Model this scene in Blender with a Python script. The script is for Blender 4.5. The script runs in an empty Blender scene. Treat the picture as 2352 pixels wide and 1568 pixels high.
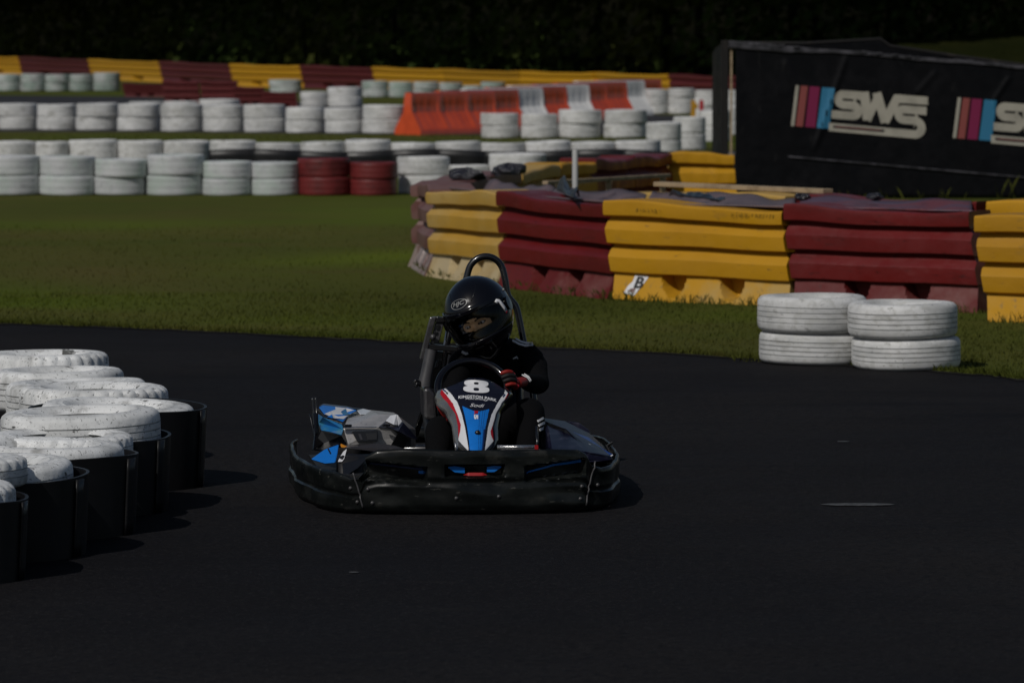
import bpy, bmesh, math, random
from mathutils import Vector, Matrix, Quaternion
random.seed(7)
SC = bpy.context.scene
COL = SC.collection
PI = math.pi
R = math.radians
# ------------------------------------------------------------------ camera model
FPX, CX, CY, CAMH, PITCH = 10348.0, 1176.0, 784.0, 1.97, math.atan((784 - 55.5) / 10348.0)

def ray(u, v):
    X, Y = (u - CX) / FPX, -(v - CY) / FPX
    c, s = math.cos(PITCH), math.sin(PITCH)
    return Vector((X, c + Y * s, -s + Y * c))

def at(u, v, D):
    d = ray(u, v)
    return Vector((0, 0, CAMH)) + d * (D / d.y)

def ground(u, v, z=0.0):
    d = ray(u, v)
    return Vector((0, 0, CAMH)) + d * ((z - CAMH) / d.z)

# ------------------------------------------------------------------ object helpers
def tag(o, label=None, cat=None, group=None, kind=None):
    if label: o['label'] = label
    if cat: o['category'] = cat
    if group: o['group'] = group
    if kind: o['kind'] = kind
    return o

def empty(name, loc=(0, 0, 0), rz=0.0):
    o = bpy.data.objects.new(name, None)
    o.empty_display_size = 0.1
    COL.objects.link(o)
    o.location = loc
    o.rotation_euler = (0, 0, rz)
    return o

def link_mesh(name, me, parent=None):
    o = bpy.data.objects.new(name, me)
    COL.objects.link(o)
    if parent is not None: o.parent = parent
    return o

class MB:
    def __init__(self):
        self.v, self.f, self.m = [], [], []
    def add(self, vs, fs, mi=0):
        b = len(self.v)
        self.v += [tuple(x) for x in vs]
        self.f += [tuple(i + b for i in f) for f in fs]
        self.m += [mi] * len(fs)
    def box(self, c, s, mi=0, rot=None, taper=1.0):
        vs = []
        for dz in (-.5, .5):
            k = taper if dz > 0 else 1.0
            for dx, dy in ((-.5, -.5), (.5, -.5), (.5, .5), (-.5, .5)):
                p = Vector((dx * s[0] * k, dy * s[1] * k, dz * s[2]))
                if rot is not None: p = rot @ p
                vs.append(p + Vector(c))
        self.add(vs, [(3, 2, 1, 0), (4, 5, 6, 7), (0, 1, 5, 4), (1, 2, 6, 5), (2, 3, 7, 6), (3, 0, 4, 7)], mi)
    def bar(self, p, q, w, h, mi=0, up=(0, 0, 1)):
        p, q = Vector(p), Vector(q)
        d = (q - p).normalized()
        a = d.cross(Vector(up))
        if a.length < 1e-4: a = d.cross(Vector((0, 1, 0)))
        a.normalize(); b = a.cross(d)
        vs = []
        for o in (p, q):
            for sx, sy in ((-1, -1), (1, -1), (1, 1), (-1, 1)):
                vs.append(o + a * (sx * w / 2) + b * (sy * h / 2))
        self.add(vs, [(3, 2, 1, 0), (4, 5, 6, 7), (0, 1, 5, 4), (1, 2, 6, 5), (2, 3, 7, 6), (3, 0, 4, 7)], mi)
    def tube(self, pts, r, seg=12, mi=0, closed=False, smooth=0):
        pts = [Vector(p) for p in pts]
        if smooth: pts = catmull(pts, smooth, closed)
        n = len(pts)
        rr = r if isinstance(r, (list, tuple)) else None
        t0 = (pts[1] - pts[0]).normalized()
        a = t0.orthogonal().normalized()
        rings = []
        for i, p in enumerate(pts):
            if closed: t = (pts[(i + 1) % n] - pts[i - 1]).normalized()
            else: t = (pts[min(i + 1, n - 1)] - pts[max(i - 1, 0)]).normalized()
            a = (a - t * a.dot(t)).normalized()
            b = t.cross(a)
            k = r if rr is None else rr[min(len(rr) - 1, int(round(i * (len(rr) - 1) / max(1, n - 1))))]
            rings.append([p + (a * math.cos(2 * PI * j / seg) + b * math.sin(2 * PI * j / seg)) * k for j in range(seg)])
        vs = [q for ring in rings for q in ring]
        fs = []
        for i in range(n if closed else n - 1):
            k = (i + 1) % n
            for j in range(seg):
                l = (j + 1) % seg
                fs.append((i * seg + j, i * seg + l, k * seg + l, k * seg + j))
        if not closed:
            fs.append(tuple(range(seg))[::-1])
            fs.append(tuple((n - 1) * seg + j for j in range(seg)))
        self.add(vs, fs, mi)
    def grid(self, fn, nu, nv, mi=None, closed_u=False):
        vs = [fn(i / nu, j / nv) for j in range(nv + 1) for i in range(nu + (0 if closed_u else 1))]
        w = nu if closed_u else nu + 1
        b = len(self.v)
        self.v += [tuple(x) for x in vs]
        for j in range(nv):
            for i in range(nu):
                k = (i + 1) % w if closed_u else i + 1
                self.f.append((b + j * w + i, b + j * w + k, b + (j + 1) * w + k, b + (j + 1) * w + i))
                self.m.append(mi((i + .5) / nu, (j + .5) / nv) if callable(mi) else (mi or 0))
    def lathe(self, prof, seg=48, mi=0, axis='z', fn=None, close=True):
        n = len(prof)
        b = len(self.v)
        for k in range(seg):
            a = 2 * PI * k / seg
            for i, (r, h) in enumerate(prof):
                if fn: r, h = fn(i, k, r, h)
                if axis == 'z': self.v.append((r * math.cos(a), r * math.sin(a), h))
                elif axis == 'x': self.v.append((h, r * math.cos(a), r * math.sin(a)))
                else: self.v.append((r * math.cos(a), h, r * math.sin(a)))
        for k in range(seg):
            l = (k + 1) % seg
            for i in range(n if close else n - 1):
                j = (i + 1) % n
                self.f.append((b + k * n + i, b + l * n + i, b + l * n + j, b + k * n + j))
                self.m.append(mi)
    def prism(self, poly, n, depth, mi=0):
        """front polygon (3-d points) pushed back along n by depth"""
        k = len(poly); n = Vector(n)
        vs = [Vector(p) for p in poly] + [Vector(p) + n * depth for p in poly]
        fs = [tuple(range(k)), tuple(range(2 * k - 1, k - 1, -1))]
        for i in range(k):
            j = (i + 1) % k
            fs.append((i, i + k, j + k, j))
        self.add(vs, fs, mi)
    def mesh(self, name, mats, smooth=False, fix=True, angle=None):
        me = bpy.data.meshes.new(name)
        me.from_pydata(self.v, [], self.f)
        for m in (mats if isinstance(mats, (list, tuple)) else [mats]): me.materials.append(m)
        me.polygons.foreach_set('material_index', self.m)
        if fix:
            bm = bmesh.new(); bm.from_mesh(me)
            bmesh.ops.recalc_face_normals(bm, faces=bm.faces)
            bm.to_mesh(me); bm.free()
        if smooth:
            me.polygons.foreach_set('use_smooth', [True] * len(me.polygons))
            if angle: me.set_sharp_from_angle(angle=R(angle))
        me.update()
        return me
    def build(self, name, mats, parent=None, smooth=False, angle=None, fix=True, bevel=0, bseg=2):
        o = link_mesh(name, self.mesh(name, mats, smooth, fix, angle), parent)
        if bevel:
            md = o.modifiers.new('bevel', 'BEVEL'); md.width = bevel; md.segments = bseg; md.limit_method = 'ANGLE'; md.angle_limit = R(35)
        return o

def catmull(pts, k, closed=False):
    out = []
    n = len(pts)
    rng = n if closed else n - 1
    for i in range(rng):
        if closed: p0, p1, p2, p3 = pts[i - 1], pts[i], pts[(i + 1) % n], pts[(i + 2) % n]
        else: p0, p1, p2, p3 = pts[max(i - 1, 0)], pts[i], pts[i + 1], pts[min(i + 2, n - 1)]
        for j in range(k):
            t = j / k
            out.append(0.5 * ((2 * p1) + (p2 - p0) * t + (2 * p0 - 5 * p1 + 4 * p2 - p3) * t * t + (3 * p1 - p0 - 3 * p2 + p3) * t ** 3))
    if not closed: out.append(pts[-1].copy())
    return out

def lerp(a, b, t): return a + (b - a) * t
def sstep(a, b, x):
    t = min(1, max(0, (x - a) / (b - a))); return t * t * (3 - 2 * t)
def table(tab, x):
    if x <= tab[0][0]: return tab[0][1]
    for (a, p), (b, q) in zip(tab, tab[1:]):
        if x <= b: return p + (q - p) * (x - a) / (b - a)
    return tab[-1][1]

# ------------------------------------------------------------------ materials
def mat(name, base, rough=0.5, spec=0.5, metal=0.0, coat=0.0, coat_rough=0.05, layers=(), bump=0.0, bscale=40.0, bdist=0.01,
        coords='Object', stretch=(1, 1, 1), rough_var=0.0, rvscale=8.0, rand=0.0, sheen=0.0, anis=None):
    """layers: (noise scale, colour, low, high, detail, stretch or None)"""
    m = bpy.data.materials.new(name); m.use_nodes = True
    nt = m.node_tree; N, L = nt.nodes, nt.links
    b = N['Principled BSDF']
    b.inputs['Roughness'].default_value = rough
    b.inputs['Specular IOR Level'].default_value = spec
    b.inputs['Metallic'].default_value = metal
    b.inputs['Coat Weight'].default_value = coat
    b.inputs['Coat Roughness'].default_value = coat_rough
    if sheen:
        b.inputs['Sheen Weight'].default_value = sheen
    tc = N.new('ShaderNodeTexCoord')
    if coords == 'World':
        g = N.new('ShaderNodeNewGeometry'); vec = g.outputs['Position']
    else:
        vec = tc.outputs['Object']
    if rand:
        oi = N.new('ShaderNodeObjectInfo')
        vm = N.new('ShaderNodeVectorMath'); vm.operation = 'MULTIPLY_ADD'
        cmb = N.new('ShaderNodeCombineXYZ')
        for i in range(3): L.new(oi.outputs['Random'], cmb.inputs[i])
        vm.inputs[1].default_value = (37, 53, 71)
        L.new(cmb.outputs[0], vm.inputs[0]); L.new(vec, vm.inputs[2])
        vec = vm.outputs[0]
    def noise(scale, detail=4.0, st=None, rgh=0.6):
        mp = N.new('ShaderNodeMapping'); mp.inputs['Scale'].default_value = st or stretch
        L.new(vec, mp.inputs['Vector'])
        n = N.new('ShaderNodeTexNoise'); n.inputs['Scale'].default_value = scale; n.inputs['Detail'].default_value = detail
        n.inputs['Roughness'].default_value = rgh
        L.new(mp.outputs[0], n.inputs['Vector'])
        return n.outputs['Fac']
    cur = None
    for ly in layers:
        sc_, colr, lo, hi = ly[:4]
        det = ly[4] if len(ly) > 4 else 4.0
        st = ly[5] if len(ly) > 5 else None
        mr = N.new('ShaderNodeMapRange'); mr.inputs['From Min'].default_value = lo; mr.inputs['From Max'].default_value = hi
        L.new(noise(sc_, det, st), mr.inputs['Value'])
        mx = N.new('ShaderNodeMix'); mx.data_type = 'RGBA'
        L.new(mr.outputs[0], mx.inputs['Factor'])
        if cur is None: mx.inputs['A'].default_value = (*base, 1)
        else: L.new(cur, mx.inputs['A'])
        mx.inputs['B'].default_value = (*colr, 1)
        cur = mx.outputs['Result']
    if rand:
        hv = N.new('ShaderNodeHueSaturation')
        mr = N.new('ShaderNodeMapRange'); mr.inputs['To Min'].default_value = 1 - rand; mr.inputs['To Max'].default_value = 1 + rand * .5
        L.new(oi.outputs['Random'], mr.inputs['Value']); L.new(mr.outputs[0], hv.inputs['Value'])
        if cur is None: hv.inputs['Color'].default_value = (*base, 1)
        else: L.new(cur, hv.inputs['Color'])
        cur = hv.outputs['Color']
    if cur is None: b.inputs['Base Color'].default_value = (*base, 1)
    else: L.new(cur, b.inputs['Base Color'])
    if rough_var:
        mr = N.new('ShaderNodeMapRange'); mr.inputs['From Min'].default_value = .3; mr.inputs['From Max'].default_value = .7
        mr.inputs['To Min'].default_value = max(.03, rough - rough_var); mr.inputs['To Max'].default_value = min(1, rough + rough_var)
        L.new(noise(rvscale), mr.inputs['Value']); L.new(mr.outputs[0], b.inputs['Roughness'])
    if bump:
        bp = N.new('ShaderNodeBump'); bp.inputs['Strength'].default_value = bump; bp.inputs['Distance'].default_value = bdist
        L.new(noise(bscale, 6.0), bp.inputs['Height']); L.new(bp.outputs[0], b.inputs['Normal'])
    return m

M = {}
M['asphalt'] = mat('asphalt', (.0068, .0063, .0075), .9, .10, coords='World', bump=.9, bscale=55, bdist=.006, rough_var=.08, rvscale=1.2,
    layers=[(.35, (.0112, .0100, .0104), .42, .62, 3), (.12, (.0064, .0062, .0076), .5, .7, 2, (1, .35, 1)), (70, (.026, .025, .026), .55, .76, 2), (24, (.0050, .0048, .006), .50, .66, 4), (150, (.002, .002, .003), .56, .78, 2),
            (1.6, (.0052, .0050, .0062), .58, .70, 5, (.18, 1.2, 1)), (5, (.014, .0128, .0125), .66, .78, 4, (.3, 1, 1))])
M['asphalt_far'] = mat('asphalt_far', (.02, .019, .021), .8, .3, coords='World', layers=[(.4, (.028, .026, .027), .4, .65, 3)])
M['paint_mark'] = mat('paint_mark', (.075, .075, .075), .7, layers=[(60, (.03, .03, .03), .45, .6)])
GR = [(.16, (.078, .076, .018), .42, .62, 3), (.55, (.057, .070, .012), .48, .68, 4, (.5, 1, 1)), (.19, (.069, .092, .011), .53, .68, 2, (.6, 1.1, 1)),
      (1.3, (.076, .064, .020), .56, .76, 4, (.4, 1, 1)), (6, (.048, .057, .012), .55, .75, 4, (.4, 1, 1))]
M['grass'] = mat('grass', (.066, .073, .014), .95, .05, coords='World', layers=GR, bump=.25, bscale=28, bdist=.02)
M['blade'] = mat('grass_blade', (.062, .068, .014), .9, .04, coords='World', layers=GR)
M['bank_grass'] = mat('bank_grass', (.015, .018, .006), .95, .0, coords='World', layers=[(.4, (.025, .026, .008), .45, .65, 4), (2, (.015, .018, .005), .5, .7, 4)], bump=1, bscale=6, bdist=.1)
M['leaf'] = mat('leaf_mass', (.032, .050, .014), .95, .0, coords='World', layers=[(.10, (.045, .052, .014), .46, .62, 3)])
M['bark'] = mat('bark', (.012, .011, .009), .95, .05)
# tyres ---------------------------------------------------------------
M['tyre_white'] = mat('tyre_white_paint', (.66, .66, .655), .62, .35, rand=.10,
    layers=[(3.5, (.44, .445, .44), .42, .66, 4, (1, 1, 2.2)), (22, (.50, .50, .48), .5, .66, 5), (6, (.30, .295, .27), .56, .74, 6, (1, 1, 2.4)), (14, (.13, .13, .12), .63, .76, 7, (1, 1, 1.6)), (50, (.08, .08, .075), .64, .74, 4)], bump=.25, bscale=60, bdist=.004)
M['tyre_scuffed'] = mat('tyre_scuffed_paint', (.78, .79, .79), .55, .35, rand=.06,
    layers=[(4, (.52, .53, .53), .45, .66, 4), (26, (.07, .07, .068), .612, .675, 9, (1.8, .5, 1.4)), (80, (.05, .05, .05), .61, .665, 6, (2.4, .5, 1)), (9, (.34, .34, .33), .56, .72, 6), (5.5, (.09, .09, .085), .655, .685, 9, (1.6, .55, 1.2))], bump=.35, bscale=35, bdist=.006)
M['tyre_mint'] = mat('tyre_greenish_paint', (.50, .51, .52), .6, .3, rand=.10,
    layers=[(2.2, (.41, .465, .435), .44, .64, 3), (6, (.38, .385, .40), .5, .7, 4, (1, 1, 2)), (12, (.16, .17, .165), .63, .8, 5)], bump=.2, bscale=30, bdist=.005)
M['tyre_grey'] = mat('tyre_grey_paint', (.44, .46, .455), .65, .3, rand=.18,
    layers=[(2.2, (.27, .335, .30), .40, .6, 3), (5, (.18, .19, .185), .55, .75, 4)])
M['tyre_red'] = mat('tyre_red_paint', (.145, .018, .018), .5, .4, rand=.1, layers=[(5, (.09, .012, .012), .45, .65, 4), (14, (.03, .01, .01), .6, .75, 4)])
M['rubber'] = mat('black_rubber', (.010, .010, .011), .55, .35, layers=[(12, (.018, .018, .018), .5, .7, 4)], bump=.2, bscale=60, bdist=.003)
M['belting'] = mat('black_belting', (.0075, .0075, .0085), .42, .35, rough_var=.12, rvscale=5, layers=[(5, (.010, .010, .011), .5, .75, 5, (1, 1, .25))], bump=.12, bscale=9, bdist=.012)
# barriers -------------------------------------------------------------
FADE = (1, 1, 1)
M['bar_yellow'] = mat('yellow_plastic', (.47, .235, .006), .55, .3, layers=[(1.7, (.40, .195, .005), .45, .65, 3, (.5, 1, 1.3)), (7, (.30, .165, .03), .62, .80, 5, (.5, 1, 1.6)), (26, (.13, .08, .025), .62, .76, 6, (.4, 1, 1.4))], rough_var=.1, bump=.3, bscale=6, bdist=.02, rand=.08)
M['bar_yellow_base'] = mat('yellow_plastic_dusty', (.46, .235, .010), .68, .25, layers=[(2.2, (.42, .27, .08), .52, .68, 4), (15, (.20, .14, .06), .60, .75, 5)], rough_var=.12, bump=.15, bscale=12, bdist=.01)
M['bar_red'] = mat('maroon_plastic', (.125, .0085, .009), .42, .35, layers=[(2, (.098, .008, .008), .45, .65, 3, (.5, 1, 1.4)), (6, (.15, .028, .027), .60, .78, 5, (.4, 1, 1.8)), (22, (.035, .007, .007), .60, .76, 6, (.4, 1, 1.4))], rough_var=.1, bump=.3, bscale=6, bdist=.02, rand=.08)
M['bar_red_base'] = mat('maroon_plastic_dusty', (.105, .010, .010), .62, .3, layers=[(2.6, (.16, .060, .054), .54, .72, 4), (15, (.06, .015, .014), .6, .75, 5)], rough_var=.14, bump=.15, bscale=12, bdist=.01)
M['bar_faded'] = mat('faded_yellow_plastic', (.44, .25, .035), .5, .4, layers=[(2.4, (.44, .29, .09), .42, .62, 4, (.5, 1, 1.3)), (9, (.36, .22, .06), .6, .75, 5)], bump=.1, bscale=12, bdist=.01)
M['bar_faded_base'] = mat('faded_cream_plastic', (.46, .36, .20), .38, .5, layers=[(3, (.42, .30, .13), .5, .64, 4), (12, (.22, .17, .10), .62, .75, 5)], rough_var=.1)
M['bar_brown'] = mat('faded_maroon_plastic', (.16, .085, .075), .5, .4, layers=[(2.5, (.125, .045, .04), .45, .62, 4), (12, (.06, .03, .03), .62, .75, 4)])
M['bar_brown_base'] = mat('faded_pink_plastic', (.30, .235, .22), .42, .5, layers=[(4, (.14, .07, .06), .5, .62, 4)])
M['far_yellow'] = mat('far_yellow_plastic', (.46, .235, .007), .5, .4, layers=[(.9, (.40, .20, .006), .45, .65, 3, (.3, 1, 3))], rand=.1)
M['far_red'] = mat('far_maroon_plastic', (.095, .013, .014), .5, .4, layers=[(.9, (.078, .011, .010), .45, .65, 3, (.3, 1, 3))], rand=.15)
M['orange'] = mat('orange_plastic', (.60, .075, .022), .25, .6, layers=[(3, (.50, .06, .018), .45, .65, 3)], coat=.8, coat_rough=.16, rand=.1)
M['jersey_white'] = mat('white_plastic', (.78, .77, .75), .32, .5, layers=[(3, (.66, .65, .63), .45, .65, 4)])
M['sheet_grey'] = mat('weathered_belt_sheet', (.105, .082, .092), .55, .4, layers=[(3, (.15, .105, .11), .45, .62, 4, (.4, 1, 1)), (8, (.05, .035, .042), .56, .7, 5, (.5, 1, 1))], bump=.4, bscale=8, bdist=.03)
M['sheet_red'] = mat('weathered_red_sheet', (.13, .030, .035), .45, .5, layers=[(3, (.085, .045, .07), .45, .6, 4, (.4, 1, 1)), (8, (.035, .018, .022), .58, .7, 5)], bump=.4, bscale=8, bdist=.03)
M['plastic_wrap'] = mat('shiny_black_wrap', (.02, .02, .026), .16, .6, bump=.9, bscale=14, bdist=.05)
M['timber'] = mat('pale_timber', (.33, .25, .16), .7, .3, layers=[(9, (.22, .16, .10), .45, .65, 4, (.2, 1, 1))])
M['post_paint'] = mat('pale_grey_post', (.40, .40, .39), .5, .4, layers=[(9, (.30, .30, .29), .5, .7)])
M['post_dark'] = mat('dark_steel_post', (.012, .011, .011), .7, .2, layers=[(5, (.035, .028, .024), .55, .7, 5, (1, 1, .4))])
M['banner'] = mat('black_vinyl', (.0032, .0034, .0045), .5, .10, layers=[(2, (.006, .006, .0075), .5, .7, 4), (6, (.018, .0175, .018), .64, .78, 5, (2.5, 1, .6))], bump=.25, bscale=3, bdist=.04, rough_var=.1)
M['banner_edge'] = mat('grey_hem', (.062, .060, .070), .6, .2, layers=[(9, (.02, .02, .023), .42, .6, 5)])
M['logo_cream'] = mat('print_cream', (.34, .32, .27), .6, .3, layers=[(4, (.27, .255, .215), .45, .65, 4)])
M['logo_salmon'] = mat('print_salmon', (.22, .055, .05), .6, .3)
M['logo_magenta'] = mat('print_magenta', (.17, .010, .055), .6, .3)
M['logo_blue'] = mat('print_blue', (.025, .15, .27), .6, .3)
M['ink'] = mat('print_ink', (.03, .03, .03), .6, .3)
# kart & driver ---------------------------------------------------------
M['kart_black'] = mat('scuffed_black_plastic', (.0045, .0055, .0054), .36, .20, coat=.14, coat_rough=.09, layers=[(6, (.016, .018, .017), .50, .70, 6, (.6, 1, 1.6)), (10, (.030, .030, .027), .61, .74, 9, (.8, 1, 1.3)), (40, (.075, .075, .068), .635, .72, 6, (.35, 1, 1.5))], rough_var=.16, rvscale=9, bump=.25, bscale=11, bdist=.006)
M['kart_trim'] = mat('black_trim', (.007, .007, .008), .3, .5)
M['gloss_black'] = mat('gloss_black_paint', (.003, .003, .0045), .14, .35, coat=.25, coat_rough=.04, rough_var=.05, rvscale=12)
M['tube_black'] = mat('black_powder_coat', (.006, .006, .007), .24, .55, coat=.4, coat_rough=.1)
M['navy'] = mat('navy_decal', (.0065, .007, .015), .34, .3, coat=.08, coat_rough=.12)
M['decal_white'] = mat('white_decal', (.68, .68, .70), .4, .4, layers=[(30, (.58, .58, .6), .55, .7)])
M['decal_red'] = mat('red_decal', (.36, .006, .014), .38, .4)
M['decal_blue'] = mat('blue_decal', (.006, .155, .56), .38, .4, layers=[(22, (.005, .13, .48), .5, .7, 5)])
M['decal_blue_worn'] = mat('worn_blue_decal', (.012, .13, .36), .35, .5, layers=[(14, (.03, .16, .26), .45, .62, 5), (30, (.008, .035, .10), .58, .7, 5)])
M['line_dark'] = mat('dark_decal_line', (.006, .02, .09), .4, .4)
M['silver'] = mat('satin_silver', (.40, .385, .38), .34, .5, metal=.2, coat=.3, coat_rough=.15, layers=[(12, (.30, .29, .285), .45, .68, 5), (45, (.07, .068, .066), .60, .74, 5)], rough_var=.08)
M['flank'] = mat('brushed_flank', (.34, .335, .32), .24, .5, metal=.75, layers=[(10, (.24, .236, .225), .45, .68, 5)], rough_var=.06)
M['silver_dark'] = mat('dark_grey_plastic', (.030, .028, .031), .3, .55, coat=.3, coat_rough=.2, layers=[(14, (.07, .068, .068), .52, .7, 5)])
M['glint_white'] = mat('painted_glint', (.90, .90, .92), .24, .6, metal=.0, coat=.4)  # near-white base paints sun glints and edge highlights into the pod colour
M['pod_navy'] = mat('navy_gloss_pod', (.006, .006, .017), .32, .16, coat=.0, coat_rough=.08, layers=[(16, (.03, .03, .05), .55, .7, 5)])
M['pod_blue'] = mat('blue_gloss_pod', (.014, .045, .20), .32, .2, coat=.0, coat_rough=.1, layers=[(20, (.03, .06, .18), .54, .70, 5), (35, (.012, .013, .03), .56, .64, 5)])
M['blue_deep'] = mat('deep_blue_trim', (.006, .05, .26), .35, .5)
M['red_trim'] = mat('red_trim', (.33, .008, .01), .4, .4)
M['amber'] = mat('amber_plastic', (.5, .19, .01), .3, .5)
M['steel'] = mat('bright_steel', (.5, .5, .5), .25, .5, metal=.9, bump=.6, bscale=160, bdist=.003)
M['grey_tube'] = mat('dull_grey_tube', (.052, .05, .053), .42, .5, layers=[(14, (.03, .03, .032), .5, .7, 4)])
M['suit'] = mat('black_tracksuit', (.0035, .0035, .004), .9, .08, bump=.5, bscale=16, bdist=.015)
M['stripe_white'] = mat('white_stripe', (.66, .66, .67), .7, .3)
M['skin'] = mat('skin', (.68, .42, .23), .5, .4, layers=[(30, (.62, .37, .195), .5, .7)])
M['brow'] = mat('dark_brow', (.035, .02, .014), .7, .2)
M['eye_white'] = mat('eye_white', (.45, .42, .40), .2, .5)
M['iris'] = mat('dark_iris', (.012, .008, .006), .1, .6)
M['glove_red'] = mat('red_glove', (.22, .010, .006), .6, .35, bump=.3, bscale=60, bdist=.004)
M['glove_black'] = mat('black_glove', (.010, .008, .008), .65, .3, bump=.3, bscale=60, bdist=.004)
M['sole'] = mat('black_shoe', (.007, .007, .008), .5, .4)
M['seat'] = mat('black_seat_shell', (.011, .011, .0125), .38, .45)
def grass_tone_and_light(m, spots):
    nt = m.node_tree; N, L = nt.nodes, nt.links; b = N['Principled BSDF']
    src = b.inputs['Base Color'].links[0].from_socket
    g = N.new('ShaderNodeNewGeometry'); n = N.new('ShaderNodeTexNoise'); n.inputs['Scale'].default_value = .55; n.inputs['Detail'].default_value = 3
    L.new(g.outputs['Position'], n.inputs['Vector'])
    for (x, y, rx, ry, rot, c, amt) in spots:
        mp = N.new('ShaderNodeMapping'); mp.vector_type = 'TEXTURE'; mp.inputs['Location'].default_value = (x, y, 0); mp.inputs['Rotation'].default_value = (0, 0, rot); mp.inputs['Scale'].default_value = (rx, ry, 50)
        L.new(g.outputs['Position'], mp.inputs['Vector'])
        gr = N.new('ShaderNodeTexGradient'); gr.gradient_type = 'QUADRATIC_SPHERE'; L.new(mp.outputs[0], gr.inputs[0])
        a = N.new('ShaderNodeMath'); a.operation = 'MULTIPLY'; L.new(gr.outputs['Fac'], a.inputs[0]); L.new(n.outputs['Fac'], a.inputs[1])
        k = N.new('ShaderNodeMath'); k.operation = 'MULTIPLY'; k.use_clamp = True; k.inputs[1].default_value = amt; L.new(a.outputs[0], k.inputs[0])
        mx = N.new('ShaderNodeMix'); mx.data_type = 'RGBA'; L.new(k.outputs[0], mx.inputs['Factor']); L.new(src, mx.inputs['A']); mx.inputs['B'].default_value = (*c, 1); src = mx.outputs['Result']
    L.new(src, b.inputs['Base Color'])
TONE_AND_LIGHT = [(-1.1, 38.2, 1.5, 3.2, R(-28), (.088, .112, .012), 2.2), (-1.3, 47, 2.2, 7, 0, (.078, .104, .012), 2.0), (-.3, 32.0, 3.0, 3.6, 0, (.046, .055, .010), 2.8), (-3.3, 36, 1.6, 6, .2, (.080, .072, .020), 2.0), (-3.6, 44, 2, 3, 0, (.076, .098, .012), 1.8), (1.6, 27.8, 2.6, 1.6, 0, (.062, .062, .014), 1.8)]  # first spot paints a sunlit band, dark one a shadow; rest grass tone
for k_ in ('grass', 'blade'): grass_tone_and_light(M[k_], TONE_AND_LIGHT)
def glass_mat(name, tint=(.9, .9, .9), refl=.06):
    m = bpy.data.materials.new(name); m.use_nodes = True
    nt = m.node_tree; N, L = nt.nodes, nt.links
    N.remove(N['Principled BSDF'])
    t = N.new('ShaderNodeBsdfTransparent'); t.inputs[0].default_value = (*tint, 1)
    g = N.new('ShaderNodeBsdfGlossy'); g.inputs['Roughness'].default_value = .06
    lw = N.new('ShaderNodeFresnel'); lw.inputs['IOR'].default_value = 1.4
    mx = N.new('ShaderNodeMixShader')
    L.new(lw.outputs[0], mx.inputs[0]); L.new(t.outputs[0], mx.inputs[1]); L.new(g.outputs[0], mx.inputs[2])
    L.new(mx.outputs[0], N['Material Output'].inputs[0])
    return m
M['visor'] = glass_mat('clear_visor', (.95, .94, .92))

# ------------------------------------------------------------------ text and strokes
def text_poly(txt, size=1.0, offset=0.0, shear=0.0, res=3, spacing=1.0):
    cu = bpy.data.curves.new('t', 'FONT'); cu.body = txt; cu.size = size; cu.offset = offset; cu.shear = shear
    cu.resolution_u = res; cu.space_character = spacing; cu.align_x = 'CENTER'
    o = bpy.data.objects.new('t', cu); COL.objects.link(o)
    bpy.context.view_layer.update()
    me = bpy.data.meshes.new_from_object(o.evaluated_get(bpy.context.evaluated_depsgraph_get()))
    vs = [v.co.copy() for v in me.vertices]; fs = [tuple(p.vertices) for p in me.polygons]
    bpy.data.objects.remove(o); bpy.data.curves.remove(cu); bpy.data.meshes.remove(me)
    return vs, fs

def stroke(pts, w):
    """2-d polyline -> quad strip (verts, faces)"""
    P_ = [Vector(p) for p in pts]; L_, R_ = [], []
    n = len(P_)
    for i, p in enumerate(P_):
        a = (P_[i] - P_[i - 1]).normalized() if i > 0 else None
        b = (P_[i + 1] - P_[i]).normalized() if i < n - 1 else None
        t = a if b is None else b if a is None else (a + b).normalized()
        nn = Vector((-t.y, t.x))
        k = 1.0
        if a is not None and b is not None:
            k = 1.0 / max(.5, nn.dot(Vector((-a.y, a.x))))
        L_.append(p + nn * w / 2 * k); R_.append(p - nn * w / 2 * k)
    vs = L_ + R_
    return vs, [(i, i + 1, n + i + 1, n + i) for i in range(n - 1)]

def arc(c, r, a0, a1, n=8, ry=None):
    return [(c[0] + r * math.cos(R(lerp(a0, a1, i / n))), c[1] + (ry or r) * math.sin(R(lerp(a0, a1, i / n)))) for i in range(n + 1)]

ORD = ['first', 'second', 'third', 'fourth', 'fifth', 'sixth', 'seventh', 'eighth', 'ninth', 'tenth', 'eleventh', 'twelfth', 'thirteenth', 'fourteenth']
# ================================================================== SETTING
def sheet(name, pts, z, m, kind='structure'):
    mb = MB(); mb.add([(p[0], p[1], z) for p in pts], [tuple(range(len(pts)))])
    o = mb.build(name, m, fix=False); o['kind'] = kind
    return o
gm = MB(); gm.grid(lambda a, b: (lerp(-400, 400, a), lerp(-60, 620, b), 0), 8, 8)
tag(gm.build('ground', M['grass'], fix=False), kind='structure')

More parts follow.
